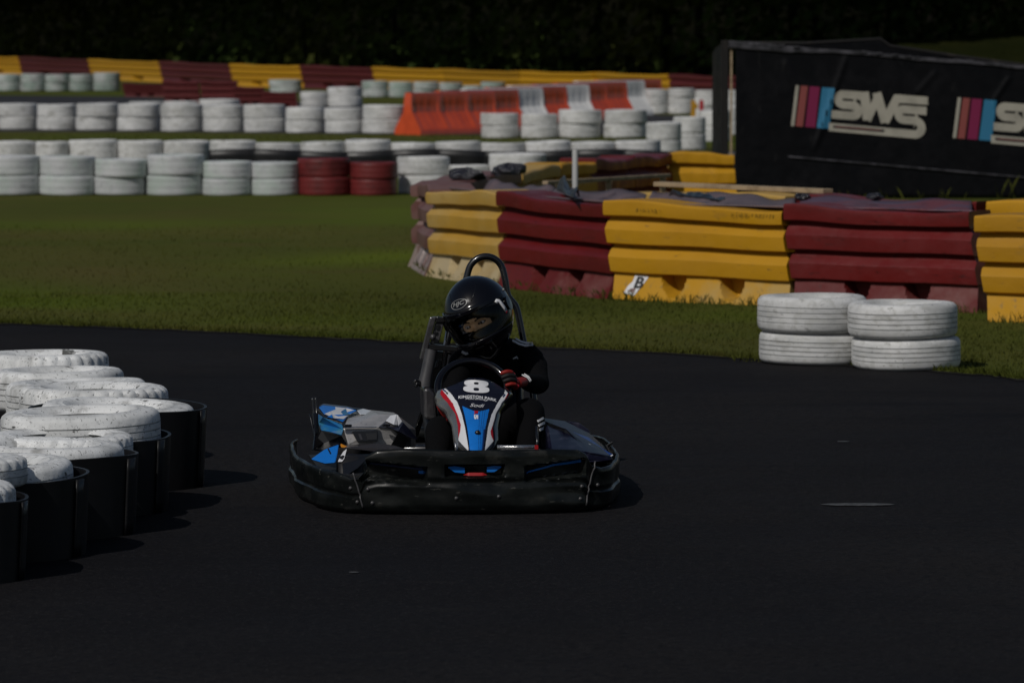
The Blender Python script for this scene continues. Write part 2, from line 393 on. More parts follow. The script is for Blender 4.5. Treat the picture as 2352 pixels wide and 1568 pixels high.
EDGE = [(-900, 722), (-300, 736), (0, 745), (300, 755), (700, 775), (1000, 789), (1400, 806), (1740, 827), (2200, 858), (2352, 873), (2700, 905), (3600, 1000)]
edge = []
for i, (u, v) in enumerate(EDGE):
    edge.append(ground(u, v))
edge2 = catmull([Vector((p.x, p.y, 0)) for p in edge], 8)
random.seed(3)
edge2 = [p + Vector((0, random.uniform(-.05, .05), 0)) for p in edge2]
tr = [(-30, 2), (30, 2)] + [(30, edge2[-1].y)] + [(p.x, p.y) for p in reversed(edge2)] + [(-30, edge2[0].y)]
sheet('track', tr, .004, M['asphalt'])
mbv = MB(); vs_ = []
for i_, p_ in enumerate(edge2):
    wv = .10 + .05 * math.sin(i_ * 1.7) + .03 * math.sin(i_ * 4.1)
    vs_ += [(p_.x, p_.y + .02, .008), (p_.x, p_.y - wv, .008)]
mbv.add(vs_, [(2 * i_, 2 * i_ + 1, 2 * i_ + 3, 2 * i_ + 2) for i_ in range(len(edge2) - 1)])
tag(mbv.build('track_edge', mat('dusty_asphalt', (.016, .0145, .0145), .9, .1, coords='World', layers=[(3, (.010, .0095, .010), .45, .6, 5), (.8, (.024, .021, .018), .55, .7, 4)]), fix=False), kind='structure')
far = [(-400, 302), (400, 304), (950, 310), (1300, 312), (1700, 302), (2300, 300), (2300, 268), (1600, 268), (1000, 246), (280, 222), (-400, 216)]
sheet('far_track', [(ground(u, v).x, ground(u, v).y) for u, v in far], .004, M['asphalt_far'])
# paint marks left on the asphalt
def mark(label, u0, u1, v, h, name='paint_mark'):
    a, b = ground(u0, v), ground(u1, v)
    mb = MB(); n = 14; vs = []
    random.seed(int(u0))
    for i in range(n + 1):
        t = i / n; w = h * (math.sin(PI * t) ** .6 + .05)
        vs.append((lerp(a.x, b.x, t), a.y - w * random.uniform(.4, .6), .008))
        vs.append((lerp(a.x, b.x, t), a.y + w * random.uniform(.4, .6), .008))
    mb.add(vs, [(2 * i, 2 * i + 2, 2 * i + 3, 2 * i + 1) for i in range(n)])
    tag(mb.build(name, M['paint_mark'], fix=False), label, 'paint mark')
mark('long faint white paint streak on the asphalt right of the kart', 1885, 2055, 1162, .10)
mark('tiny pale scrape on the asphalt below the white tyres', 1922, 1952, 1017, .05)
mark('small faint scrape on the asphalt in front of the tyre stacks', 800, 826, 1318, .03)

# ================================================================== TYRES
def tyre_profile(R_, W, worn=False, n=5, square=False):
    if square:
        p = [(.60, .16), (.64, .06), (.74, .012), (.86, 0), (.955, .012), (.985, .04), (.997, .09), (1.0, .3), (.995, .33), (1.0, .36), (1.0, .64), (.995, .67), (1.0, .7), (.997, .91), (.985, .96), (.955, .988), (.86, 1.0), (.74, .988), (.64, .94), (.60, .84), (.66, .80), (.88, .72), (.91, .5), (.88, .28), (.66, .20)]
        return [(r * R_, z * W) for r, z in p]
    p = [(.60, .16), (.64, .06), (.70, .026), (.72, .006), (.735, .018), (.80, .006), (.815, -.004), (.83, .004), (.88, .0), (.93, .02), (.972, .075), (.992, .14)]
    a, b = .14, .86
    for i in range(1, n):
        z = lerp(a, b, i / n)
        d = .982 if worn else .968
        p += [(1.0, z - .016), (d, z - .010), (d, z + .010), (1.0, z + .016)]
    p += [(.992, .86), (.972, .925), (.93, .98), (.88, 1.0), (.83, .996), (.815, 1.004), (.80, .994), (.735, .982), (.72, .994), (.70, .974), (.64, .94), (.60, .84), (.66, .80), (.88, .72), (.91, .5), (.88, .28), (.66, .20)]
    return [(r * R_, z * W) for r, z in p]

def tyre_mesh(name, m, R_=.31, W=.2, kind='rib', seg=72, seed=0):
    rnd = random.Random(seed)
    prof = tyre_profile(R_, W, kind == 'plain', 3 if kind == 'lug' else 5, kind == 'square')
    amp = [rnd.uniform(-1, 1) for _ in range(4)]
    def fn(i, k, r, h):
        a = 2 * PI * k / seg
        r *= 1 + .008 * amp[0] * math.cos(2 * a + amp[1]) 
        h += .004 * amp[2] * math.sin(2 * a + amp[3] * 3)
        if kind == 'lug' and k % 4 == 0 and r > .925 * R_ and (h < .22 * W or h > .78 * W): r *= .958
        return r, h
    mb = MB(); mb.lathe(prof, seg, 0, 'z', fn)
    return mb.mesh(name, m, smooth=True, angle=48)

TM = {
 'rib': [tyre_mesh('tyre_ribbed', M['tyre_white'], .31, .205, 'rib', 80, s) for s in (1, 2)],
 'plain': [tyre_mesh('tyre_plain', M['tyre_white'], .31, .215, 'plain', 80, 5)],
 'lug': [tyre_mesh('tyre_lugged', M['tyre_scuffed'], .31, .19, 'lug', 120, s) for s in (3, 4)],
 'scuffrib': [tyre_mesh('tyre_scuffed', M['tyre_scuffed'], .31, .19, 'rib', 96, s) for s in (6, 9)],
 'white': [tyre_mesh('tyre_far', M['tyre_white'], .31, .205, 'square', 48, s) for s in (1, 2, 3)],
 'mint': [tyre_mesh('tyre_mint', M['tyre_mint'], .31, .205, 'square', 48, s) for s in (4, 5, 6)],
 'grey': [tyre_mesh('tyre_grey', M['tyre_grey'], .31, .205, 'square', 40, s) for s in (7, 8)],
 'red': [tyre_mesh('tyre_red', M['tyre_red'], .31, .205, 'square', 48, s) for s in (9, 10)],
 'black': [tyre_mesh('tyre_black', M['rubber'], .31, .19, 'rib', 64, 11)],
}
TMW = {'rib': .205, 'plain': .215, 'lug': .19, 'scuffrib': .19, 'white': .205, 'mint': .205, 'grey': .205, 'red': .205, 'black': .19}
CNT = [0]
def tyre(kind, x, y, z, dia, label, group, w=None, name='tyre', tilt=.015, rot=None):
    CNT[0] += 1
    rnd = random.Random(CNT[0] * 17)
    me = TM[kind][CNT[0] % len(TM[kind])]
    o = link_mesh(name, me)
    s = dia / .62
    o.scale = (s, s, (w / TMW[kind]) if w else s)
    o.location = (x, y, z)
    o.rotation_euler = (rnd.uniform(-tilt, tilt), rnd.uniform(-tilt, tilt), rnd.uniform(0, 6.28) if rot is None else rot)
    tag(o, label, 'tyre', group)
    return o

# --- the two stacks of white tyres at the track edge
G = 'white tyres stacked by the track edge'
tyre('rib', 1.760, 26.20, .004, .635, 'dirty ribbed white tyre, lower one of the left-hand pair beside the track', G, .186, rot=.3, tilt=.004)
tyre('plain', 1.748, 26.18, .190, .64, 'smooth worn white tyre, upper one of the left-hand pair beside the track', G, .206, rot=1.2, tilt=.006)
tyre('rib', 2.262, 25.80, .004, .63, 'ribbed white tyre, lower one of the right-hand pair beside the track', G, .182, rot=2, tilt=.004)
tyre('rib', 2.240, 25.78, .186, .63, 'ribbed white tyre, upper one of the right-hand pair beside the track', G, .196, rot=4, tilt=.008)

# --- the chicane of scuffed tyres wrapped in black belting
G = 'scuffed white tyres topping the belted stacks'
LOW = 'unpainted black tyres under the belted stacks'
# x, y, top z, dia, kind, label
chic = [
 (-2.31, 22.10, .360, .64, 'lug', 'scuffed white tyre farthest back at the end of the belted chicane'),
 (-2.17, 21.42, .330, .63, 'scuffrib', 'scuffed white tyre tucked in front of the farthest belted tyre'),
 (-2.02, 20.85, .318, .64, 'scuffrib', 'half hidden scuffed white tyre behind the widest lugged tyre'),
 (-1.885, 20.24, .345, .66, 'lug', 'wide white tyre with black lug slots facing the track'),
 (-1.690, 19.20, .352, .645, 'scuffrib', 'low white tyre sunk into the belt farthest to the right'),
 (-1.752, 18.26, .405, .635, 'scuffrib', 'tall smooth white tyre with an open dark hub slot'),
 (-1.79, 17.80, .352, .56, 'lug', 'scuffed white tyre squeezed in front of the tall smooth one'),
 (-1.826, 17.41, .352, .62, 'scuffrib', 'peeling white tyre in the third belt from the right'),
 (-1.945, 16.76, .345, .60, 'scuffrib', 'grey-edged white tyre behind the small lugged one'),
 (-2.075, 16.36, .395, .601, 'lug', 'lugged white tyre cut by the left picture edge'),
 (-2.086, 15.95, .350, .62, 'lug', 'nearest scuffed white tyre at the left picture edge'),
 (-2.50, 18.9, .34, .62, 'scuffrib', 'white tyre on the far left side of the chicane'),
]
for x, y, zt, d, k, lb in chic:
    th = .11 if d in (.56, .601) else .19
    tyre(k, x, y, zt - th, d * 1.02, lb, G, th, tilt=.03)
# belts: one loop of black belting round each stack
def belt(x, y, r, h, label, seed, a0=-1, a1=361):
    rnd = random.Random(seed)
    e = empty('tyre_belt', (x, y, .004)); tag(e, label, 'belt', 'black belting round the tyre stacks')
    mb = MB(); n = 72
    f1, f2 = rnd.uniform(0, 6), rnd.uniform(0, 6)
    def rad(a, t):
        # flattened toward the track side, flaring a little at the top
        c = math.cos(a - R(-62))
        flat = 1 - .012 * max(0, c) ** 6
        return r * (flat + .008 * math.sin(3 * a + f1) + .006 * math.sin(7 * a + f2)) * (1 - .03 + .04 * t)
    def outer(a_, t): a = a_ * 2 * PI; k = rad(a, t); return (k * math.cos(a), k * math.sin(a), h * t + .006 * math.sin(2 * a + f2) * t)
    def inner(a_, t): a = a_ * 2 * PI; k = rad(a, t) - .012; return (k * math.cos(a), k * math.sin(a), h * t + .006 * math.sin(2 * a + f2) * t)
    mb.grid(outer, n, 8, 0, True); b0 = len(mb.v)
    mb.grid(inner, n, 8, 0, True)
    for i in range(n):
        j = (i + 1) % n
        mb.add([outer(i / n, 1), outer((i + 1) / n, 1), inner((i + 1) / n, 1), inner(i / n, 1)], [(0, 1, 2, 3)])
    mb.build('band', M['belting'], e, smooth=True, angle=60)
    # lapped seam at the right-hand edge
    sb = MB(); a = R(-18 + rnd.uniform(-6, 6))
    def seam(t, s):
        aa = a + (t - .5) * .16; k = rad(aa, s) + .010; return (k * math.cos(aa), k * math.sin(aa), s * (h - .01))
    sb.grid(seam, 4, 6); 
    so = sb.build('seam', M['belting'], e, smooth=True)
    so.modifiers.new('s', 'SOLIDIFY').thickness = .008
    return e
belt(-1.688, 19.20, .378, .338, 'black belt wrapped round the stack farthest to the right', 1)
belt(-1.752, 18.22, .364, .305, 'black belt below the tall smooth white tyre', 2)
belt(-1.822, 17.42, .366, .307, 'black belt below the peeling white tyre', 3)
belt(-1.945, 16.70, .362, .298, 'black belt between the peeling tyre and the picture edge', 4)
belt(-2.086, 15.98, .362, .289, 'nearest black belt at the left picture edge', 5)
belt(-2.31, 22.10, .352, .27, 'black belt round the farthest stack of the chicane', 6)
belt(-1.885, 20.24, .355, .215, 'low black belt round the wide lugged tyre', 7)
for (x, y, d, z, lb) in ((-1.70, 19.2, .60, 0, 'rightmost'), ):
    pass

# --- distant rows
def row_edges(edges, v_base, levels, kind, dia_w, fmt, group, w_rel=.335, hide_lower=False, yoff=0, kinds=None):
    """edges: list of (u0,u1) picture spans of the stacks"""
    for i, (u0, u1) in enumerate(edges):
        vb = v_base(0.5 * (u0 + u1)) if callable(v_base) else v_base
        g = ground(.5 * (u0 + u1), vb)
        dia = (u1 - u0) / FPX * g.y * dia_w * 1.04
        w = dia * w_rel
        for l in range(levels):
            nm = ('lower', 'upper', 'top')[l] if levels > 1 else ''
            k = kinds[i] if kinds else kind
            rnd = random.Random(i * 7 + l)
            tyre(k, g.x + rnd.uniform(-.015, .015) * dia, g.y + dia / 2 + yoff + rnd.uniform(-.02, .02), l * w * .995 + .001, dia * rnd.uniform(.985, 1.015), fmt(i, nm), group, w, tilt=.012)

R1 = [(-42, 84), (87, 212), (214, 330), (333, 463), (465, 574), (576, 682), (684, 802), (804, 910)]
row_edges(R1, 450, 2, 'mint', 1.0, lambda i, n: (f'{n} greenish white tyre in the {ORD[i]} stack of the nearest row, counted from the left' if i < 6 else f'{n} dark red tyre in the {["left", "right"][i - 6]} red stack of the nearest row'),
          'tyres of the nearest row on the grass', .345, kinds=['mint'] * 6 + ['red'] * 2)
R1x = [(914, 1030), (1032, 1122), (1124, 1250)]
row_edges(R1x, 447, 2, 'white', 1.0, lambda i, n: f'{n} white tyre, {ORD[i]} stack behind the bent end of the barrier', 'white tyres behind the barrier bend', .355)
R1b = [(-36, 75), (78, 152), (153, 265), (267, 370), (372, 478)]
def lvl(edges, D, ztop, levels, kind, fmt, group, w_rel, kinds=None):
    for i, (u0, u1) in enumerate(edges):
        p = at(.5 * (u0 + u1), 300, D)
        dia = (u1 - u0) / FPX * D * 1.02; ww = ztop(i) if callable(ztop) else ztop
        if not isinstance(ww, tuple): ww = (ww / levels,) * levels
        for l in range(levels):
            w = ww[l]
            nm = ('lower', 'upper')[l] if levels > 1 else ''
            tyre(kinds[i] if kinds else kind, p.x, p.y + dia / 2, sum(ww[:l]), dia, fmt(i, nm), group, w, tilt=.012)
lvl(R1b, 59.5, lambda i: (.170, (.250, .248, .268, .26, .256)[i]), 2, 'white', lambda i, n: f'{n} white tyre in the {ORD[i]} stack of the second row, counted from the left', 'white tyres of the second row', .33)
# belted wall continuing the second row to the right
R1c = [(478 + k * 104, 478 + k * 104 + 107) for k in range(10)]
for i, (u0, u1) in enumerate(R1c):
    D = 58.6; p = at(.5 * (u0 + u1), 300, D); dia = (u1 - u0) / FPX * D
    zt = .42 + (.03, .0, .012, .035, .0, .015, .0, .02, .01, .03)[i]
    tyre('white', p.x, p.y + dia / 2, zt - .20, dia, f'white tyre over the long black belt, {ORD[i]} along it from the left', 'white tyres over the long black belt', .205, tilt=.03)
mb = MB()
x0, x1 = at(478, 300, 58.5).x, at(1700, 300, 58.5).x
def wall(a, t):
    x = lerp(x0, x1, a); s = (a * 11.5) % 1
    return (x, 58.52 + .05 * (2 * s - 1) ** 2, lerp(0, .335 + .02 * math.sin(a * 19), t))
mb.grid(wall, 180, 4)
bo = mb.build('belt_wall', M['belting'], smooth=True); bo.modifiers.new('s', 'SOLIDIFY').thickness = .015
tag(bo, 'long black belt along the tyre wall behind the red tyres', 'belt')
# white stacks where that wall bends back, by the banner
RB = [((1486, 1566), 66.5), ((1548, 1622), 70.5), ((1608, 1678), 75.5), ((1640, 1704), 80)]
for i, (e, D) in enumerate(RB):
    lvl([e], D, .52, 2, 'white', lambda k, n, i=i: f'{n} white tyre, {ORD[i]} stack of the curve running back beside the banner', 'white tyres curving back beside the banner', .3)

R2 = [(-8, 80), (83, 170), (173, 265), (268, 360), (369, 461), (465, 556), (559, 653), (656, 742), (745, 830), (833, 930)]
row_edges(R2, lambda u: 298 + (u) * .0112, 2, 'white', 1.0, lambda i, n: f'{n} white tyre in the {ORD[i]} stack of the middle row, counted from the left', 'white tyres of the middle row', .325)
R2b = [(1106, 1190), (1199, 1281), (1284, 1380), (1389, 1485)]
row_edges(R2b, 318, 2, 'white', 1.0, lambda i, n: f'{n} white tyre in the {ORD[i]} stack in front of the orange barriers', 'white tyres in front of the orange barriers', .325)
R2c = [(296, 372), (374, 452), (456, 545)]
row_edges(R2c, 268, 2, 'white', 1.0, lambda i, n: f'{n} white tyre peeping over the middle row, {ORD[i]} from the left', 'white tyres peeping over the middle row', .21)
R3 = [(-12, 42), (45, 100), (102, 155), (157, 210), (213, 272)]
row_edges(R3, 210, 2, 'grey', 1.0, lambda i, n: f'{n} greyish tyre in the {ORD[i]} far stack at the left below the yellow wall', 'greyish tyres of the far left row', .345)
R3b = [(690, 750), (752, 830)]
row_edges(R3b, 246, 2, 'white', 1.0, lambda i, n: f'{n} white tyre of the far {["left", "right"][i]} double stack beside the maroon clutter', 'white tyres beside the maroon clutter', .275)
R3f = [(618, 690), (640, 705)]
row_edges(R3f[:1], 214, 2, 'grey', 1.0, lambda i, n: f'{n} pale tyre behind the maroon clutter', 'pale tyres behind the maroon clutter', .2)
R3c = [(832, 890), (893, 948), (950, 1005), (1008, 1060), (1063, 1104), (1106, 1160)]
row_edges(R3c, 224, 2, 'grey', 1.0, lambda i, n: f'{n} greyish tyre in the {ORD[i]} far stack below the triple yellow wall', 'greyish tyres of the far centre row', .31)
R3d = [(1476, 1534), (1536, 1596), (1598, 1654), (1650, 1706)]
row_edges(R3d, 262, 3, 'white', 1.0, lambda i, n: f'{n} off-white tyre in the {ORD[i]} far stack left of the banner', 'off-white tyres far left of the banner', .31)
# marker boards by the track
g = ground(1590, 292)
mk = empty('marker_post', (g.x, g.y, 0)); tag(mk, 'small yellow track marker on a pale foot beside the far tyres', 'marker')
mb = MB(); mb.box((0, 0, .05), (.34, .3, .1), 0, taper=.6); mb.build('foot', M['jersey_white'], mk, bevel=.02)
mb = MB(); mb.box((.02, 0, .30), (.09, .05, .42)); mb.box((.04, -.01, .40), (.13, .04, .1)); mb.build('panel', M['far_yellow'], mk, bevel=.01)
g = ground(1606, 285)
mk = empty('marker_post', (g.x, g.y, 0)); tag(mk, 'small red and white track marker beside the far tyres', 'marker')
mb = MB(); mb.box((-.05, 0, .26), (.09, .05, .52)); mb.build('panel', M['jersey_white'], mk, bevel=.01)
mb = MB(); mb.box((.045, 0, .30), (.08, .05, .34)); mb.build('reflector', M['decal_red'], mk, bevel=.01)

# ================================================================== RAIL BARRIERS
BPROF = [(0, .240), (.015, .238), (.03, .230), (.045, .222), (.06, .214), (.075, .206), (.09, .199), (.105, .192), (.12, .185), (.135, .178), (.15, .171), (.165, .164), (.182, .156), (.187, .176), (.196, .192), (.245, .197), (.300, .197), (.309, .191),
         (.345, .150), (.380, .126), (.388, .122), (.391, .168), (.400, .184), (.450, .188), (.496, .188), (.505, .181), (.540, .142), (.572, .122), (.580, .118), (.583, .166), (.592, .182), (.64, .187), (.676, .185), (.690, .172)]
BL = 1.40
def barrier_mesh(name, mats, seed=0, n=110, pockets=(-.155, .175)):
    rnd = random.Random(seed)
    ph = [rnd.uniform(0, 6.28) for _ in range(6)]
    mb = MB()
    cols = []
    rows = len(BPROF)
    def pt(side, i, a):
        z, d = BPROF[i]
        x = (a - .5) * BL
        rec = z > .19 and d < .13
        xx = x * (.965 if rec else 1.0 if z > .19 else .985)
        if z < .187:
            for pc in pockets:
                e = ((x / BL - pc) / .066) ** 2 + ((z - .190) / .150) ** 2
                if e < 1.12: d = lerp(d, .035 + .5 * max(0, .12 - z), sstep(1.10, .80, e))
        if z > .5:  # dented, sagging top
            sag = .018 * math.sin(1.6 * PI * a + ph[0]) + .006 * math.sin(4 * a * PI + ph[1])
            z += sag * sstep(.5, .69, z)
        d += (.005 * math.sin(2.4 * a * PI + ph[2] + z * 4) + .0015 * math.sin(9 * a * PI + ph[3])) * (1 if z > .19 else .3)
        z += .0025 * math.sin(3 * a * PI + ph[4]) * (1 if z > .05 else 0)
        return (xx - .105 * min(z, .6) / .6, side * d, z)
    for side in (-1, 1):
        b = len(mb.v)
        for i in range(rows):
            for k in range(n + 1): mb.v.append(pt(side, i, k / n))
        for i in range(rows - 1):
            for k in range(n):
                q = (b + i * (n + 1) + k, b + i * (n + 1) + k + 1, b + (i + 1) * (n + 1) + k + 1, b + (i + 1) * (n + 1) + k)
                mb.f.append(q if side < 0 else q[::-1]); mb.m.append(1 if BPROF[i][0] < .188 else 0)
    m = rows * (n + 1)
    for k in range(n):       # top, slightly dished
        t = (rows - 1) * (n + 1)
        mb.f.append((t + k, t + k + 1, m + t + k + 1, m + t + k)); mb.m.append(0)
    for k in (0, n):
        for i in range(rows - 1):
            q = (i * (n + 1) + k, (i + 1) * (n + 1) + k, m + (i + 1) * (n + 1) + k, m + i * (n + 1) + k)
            mb.f.append(q if k else q[::-1]); mb.m.append(1 if BPROF[i][0] < .188 else 0)
    me = mb.mesh(name, mats, smooth=True, fix=False, angle=32)
    return me
BM = {
 'yellow': [barrier_mesh('barrier_yellow', [M['bar_yellow'], M['bar_yellow_base']], s) for s in (1, 2)],
 'red': [barrier_mesh('barrier_red', [M['bar_red'], M['bar_red_base']], s) for s in (3, 4)],
 'faded': [barrier_mesh('barrier_faded', [M['bar_faded'], M['bar_faded_base']], 5)],
 'brown': [barrier_mesh('barrier_brown', [M['bar_brown'], M['bar_brown_base']], 6)],
 'fy': [barrier_mesh('barrier_far_yellow', [M['far_yellow'], M['far_yellow']], 7, 24)],
 'fr': [barrier_mesh('barrier_far_red', [M['far_red'], M['far_red']], 8, 24)],
}
BC = [0]
def barrier(kind, p, q, label, group, inset=.2, hs=1.0, z=0, name='rail_barrier', dx=0.02, tilt=0):
    """unit whose near foot runs from p to q (left to right)"""
    BC[0] += 1
    p, q = Vector((p[0], p[1])), Vector((q[0], q[1]))
    d = q - p; L_ = d.length; d.normalize(); nb = Vector((-d.y, d.x))
    c = (p + q) / 2 + nb * inset
    o = link_mesh(name, BM[kind][BC[0] % len(BM[kind])])
    o.location = (c.x, c.y, z); o.rotation_euler = (0, R(tilt), math.atan2(d.y, d.x)); o.scale = ((L_ - dx) / BL, 1, hs); z_ = math.sin(R(abs(tilt))) * L_ / 2; o.location.z = z - .4 * z_
    return tag(o, label, 'barrier', group)
def gp(u, v): g = ground(u, v); return (g.x, g.y)
GB = 'interlocking plastic rail barriers of the bend'
P0, P1, P2, P3, P4, P5 = gp(956, 616), gp(986, 634), gp(1150, 659), gp(1407, 688), gp(1823, 704), gp(2256, 719)
barrier('brown', P0, P1, 'faded maroon barrier at the bent left end of the barrier line', GB)
barrier('faded', P1, P2, 'faded cream and yellow barrier at the left end of the bend', GB, tilt=-.7)
barrier('red', P2, P3, 'shiny maroon barrier right behind the driver', GB, tilt=.5)
U3 = barrier('yellow', P3, P4, 'bright yellow barrier with a white letter sticker on its foot', GB, tilt=1.0)
barrier('red', P4, P5, 'maroon barrier directly behind the two pairs of white tyres', GB, tilt=.3)
q5 = gp(2266, 738)
barrier('yellow', q5, (q5[0] + 1.30, q5[1] - .52), 'yellow barrier cut off by the right picture edge', GB)
# back branch of the bend, running away to the right
def tp(u, v): g = ground(u, v, .69); return (g.x, g.y)
GBB = 'rail barriers of the rear branch'
B0 = tp(1086, 410); B1 = tp(1197, 392); B2 = tp(1368, 369); B3 = tp(1543, 353); B4 = tp(1700, 353)
e0 = (P0[0] + .05, P0[1] + .15)
def mid(a, b, t): return (lerp(a[0], b[0], t), lerp(a[1], b[1], t))
barrier('faded', mid(e0, B0, .35), e0, 'faded cream barrier closing the tip of the bend', GBB, inset=-.2) if False else None
barrier('brown', e0, mid(e0, B0, .98), 'dull maroon barrier closing the tip of the bend', GBB, inset=-.1)
barrier('brown', B0, B1, 'dull brown barrier, nearest of the rear branch', GBB, inset=.15)
barrier('faded', B1, mid(B1, B2, .5), 'shaded yellow barrier, second of the rear branch', GBB, inset=.15)
barrier('yellow', mid(B1, B2, .5), B2, 'shaded yellow barrier behind the pale post', GBB, inset=.15)
barrier('red', B2, mid(B2, B3, .5), 'shaded maroon barrier right of the pale post', GBB, inset=.15)
barrier('red', mid(B2, B3, .5), B3, 'shaded maroon barrier at the raised end of the rear branch', GBB, inset=.15)
barrier('yellow', B3, B4, 'shaded yellow barrier beside the foot of the banner post', GBB, inset=.15)
# second line of barriers just behind the front one
GB2 = 'rail barriers of the second line'
C0, C1, C2, C3 = tp(1512, 435), tp(1900, 452), tp(2322, 463), tp(2700, 470)
barrier('faded', C0, mid(C0, C1, 1), 'pale topped barrier lying behind the bright yellow one', GB2, inset=-.1)
barrier('red', C1, C2, 'maroon barrier lying behind the long maroon one', GB2, inset=-.1)
barrier('yellow', C2, C3, 'yellow barrier behind the right-hand yellow one', GB2, inset=-.1)
# worn sheets of conveyor belt lying across both lines
def top_sheet(name, corners, m, label, seed, z=.70, sag=.05, thick=.012, nu=36, nv=14, cat='sheet'):
    rnd = random.Random(seed); ph = [rnd.uniform(0, 6.28) for _ in range(8)]
    a, b, c, d = [Vector((p[0], p[1])) for p in corners]   # front left, front right, back right, back left
    mb = MB()
    def fn(s, t):
        p = (a * (1 - s) + b * s) * (1 - t) + (d * (1 - s) + c * s) * t
        zz = z - sag * math.sin(PI * t) * (1 + .5 * math.sin(5 * s + ph[0])) + (.016 * math.sin(9 * s + ph[1] + 3 * t) + .010 * math.sin(23 * s + ph[2]) * math.sin(7 * t + ph[3])) * sstep(0, .3, t)
        w = .05 * math.sin(6 * s + ph[4]) + .025 * math.sin(15 * s + ph[5])
        return (p.x, p.y + w * (t - .4), zz)
    mb.grid(fn, nu, nv)
    o = mb.build(name, m, smooth=True, fix=False); md = o.modifiers.new('s', 'SOLIDIFY'); md.thickness = thick; md.offset = -1
    return tag(o, label, cat)
def back(p, dx, dy): return (p[0] + dx, p[1] + dy)
top_sheet('rubber_sheet', (back(P1, .16, .12), back(P2, .12, .1), back(P2, .42, 1.35), back(P1, .45, 1.5)), M['sheet_grey'], 'crumpled grey sheet lying across the tip of the barrier bend', 3, z=.693, sag=.10)
top_sheet('rubber_sheet', (back(P2, .15, .12), back(P3, .06, .16), back(P3, .3, 2.0), back(P2, .45, 1.35)), M['sheet_grey'], 'grey purple sheet on top of the maroon barrier behind the driver', 5, z=.693, sag=.10)
top_sheet('rubber_sheet', (back(P3, .1, .14), back(P4, .02, .2), back(P4, .12, 1.85), back(P3, .36, 2.35)), M['sheet_grey'], 'grey purple sheet on top of the bright yellow barrier', 8, z=.693, sag=.07)
top_sheet('rubber_sheet', (back(P4, .1, .16), back(P5, -.04, .22), back(P5, .1, 1.75), back(P4, .15, 1.8)), M['sheet_red'], 'dark red sheet on top of the long maroon barrier', 11, z=.694, sag=.05)
top_sheet('plastic_wrap', (back(P2, .42, .35), back(P3, -.28, .4), back(P3, -.22, .95), back(P2, .5, .95)), M['plastic_wrap'], 'crumpled shiny black plastic on the sheet behind the driver', 21, z=.715, sag=-.06, cat='plastic sheet')
top_sheet('rubber_flap', (back(P3, .5, 1.0), back(P4, -.5, .9), back(P4, -.42, 1.25), back(P3, .45, 1.35)), M['kart_trim'], 'black rubber flap lying on the yellow barrier sheet', 31, z=.716, sag=-.01)
for (u, v, D, lb, sd) in ((1072, 402, 36.9, 'dark crumpled rag heaped on the barrier tip', 41), (1168, 385, 38.2, 'dark rag bundled on the rear barrier rail', 43), (1842, 458, 32.4, 'small dark rubber scrap on the maroon sheet', 47), (2010, 455, 32.4, 'black rope loop on the long maroon sheet', 53)):
    p = at(u, v, D); mb = MB(); rnd = random.Random(sd); ph = [rnd.uniform(0, 6.28) for _ in range(9)]
    w = .13 if sd < 45 else .055
    def fn(s, t):
        a = 2 * PI * s; la = lerp(-PI / 2, PI / 2, t); k = 1 + .22 * math.sin(3 * a + ph[0] + 2 * la) + .15 * math.sin(5 * a + ph[1]) * math.cos(3 * la + ph[2]) + .1 * math.sin(9 * a + ph[3] + 5 * la)
        return (p.x + w * k * math.cos(la) * math.cos(a), p.y + w * .8 * k * math.cos(la) * math.sin(a), max(.70, .73 + w * .42 * k * math.sin(la)))
    mb.grid(fn, 40, 20, 0, True); tag(mb.build('rag', M['plastic_wrap'], smooth=True), lb, 'rag')
pa, pb = at(1512, 436, 34.9), at(1902, 455, 33.5)
mb = MB(); mb.bar((pa.x, pa.y, .735), (pb.x, pb.y, .73), .11, .035); tag(mb.build('plank', M['timber'], bevel=.005), 'long pale plank lying along the top of the second barrier line', 'plank')
# batten rail and pale post inside the bend
pa, pb = at(1252, 420, 36.8), at(1536, 403, 39.2)
e = empty('timber_rail', (pa.x, pa.y, 0)); tag(e, 'pale timber rail on low posts inside the barrier bend', 'rail')
mb = MB(); mb.bar((0, 0, pa.z), (pb.x - pa.x, pb.y - pa.y, pb.z), .05, .03); mb.build('batten', M['timber'], e, bevel=.004)
for t in (.06, .5, .95):
    mb = MB(); x, y = (pb.x - pa.x) * t, (pb.y - pa.y) * t; mb.bar((x, y, 0), (x, y, lerp(pa.z, pb.z, t) - .015), .05, .05, up=(0, 1, 0)); mb.build('post', M['timber'], e)
p = at(1321, 345, 36.6)
mb = MB(); mb.tube([(p.x, p.y, 0), (p.x, p.y, p.z - .01), (p.x, p.y, p.z)], [.023, .023, .018], 14)
tag(mb.build('thin_post', M['post_paint'], smooth=True, angle=40), 'thin pale post standing inside the barrier bend', 'post')

# sticker with the letter B and scribbled marks on the yellow unit
def on_unit(o, s, z):     # point on the near face of a barrier unit, s along -0.5..0.5
    d = table(BPROF, z)
    return Vector((s * BL, -d - .004, z))
U3c = U3
def unit_poly(name, pts, m, off=0.0):
    mb = MB(); vs = []
    for s, z in pts:
        q = on_unit(U3c, s, z); vs.append((q.x, q.y - off, q.z))
    mb.add(vs, [tuple(range(len(vs)))])
    return mb.build(name, m, U3c, fix=False)
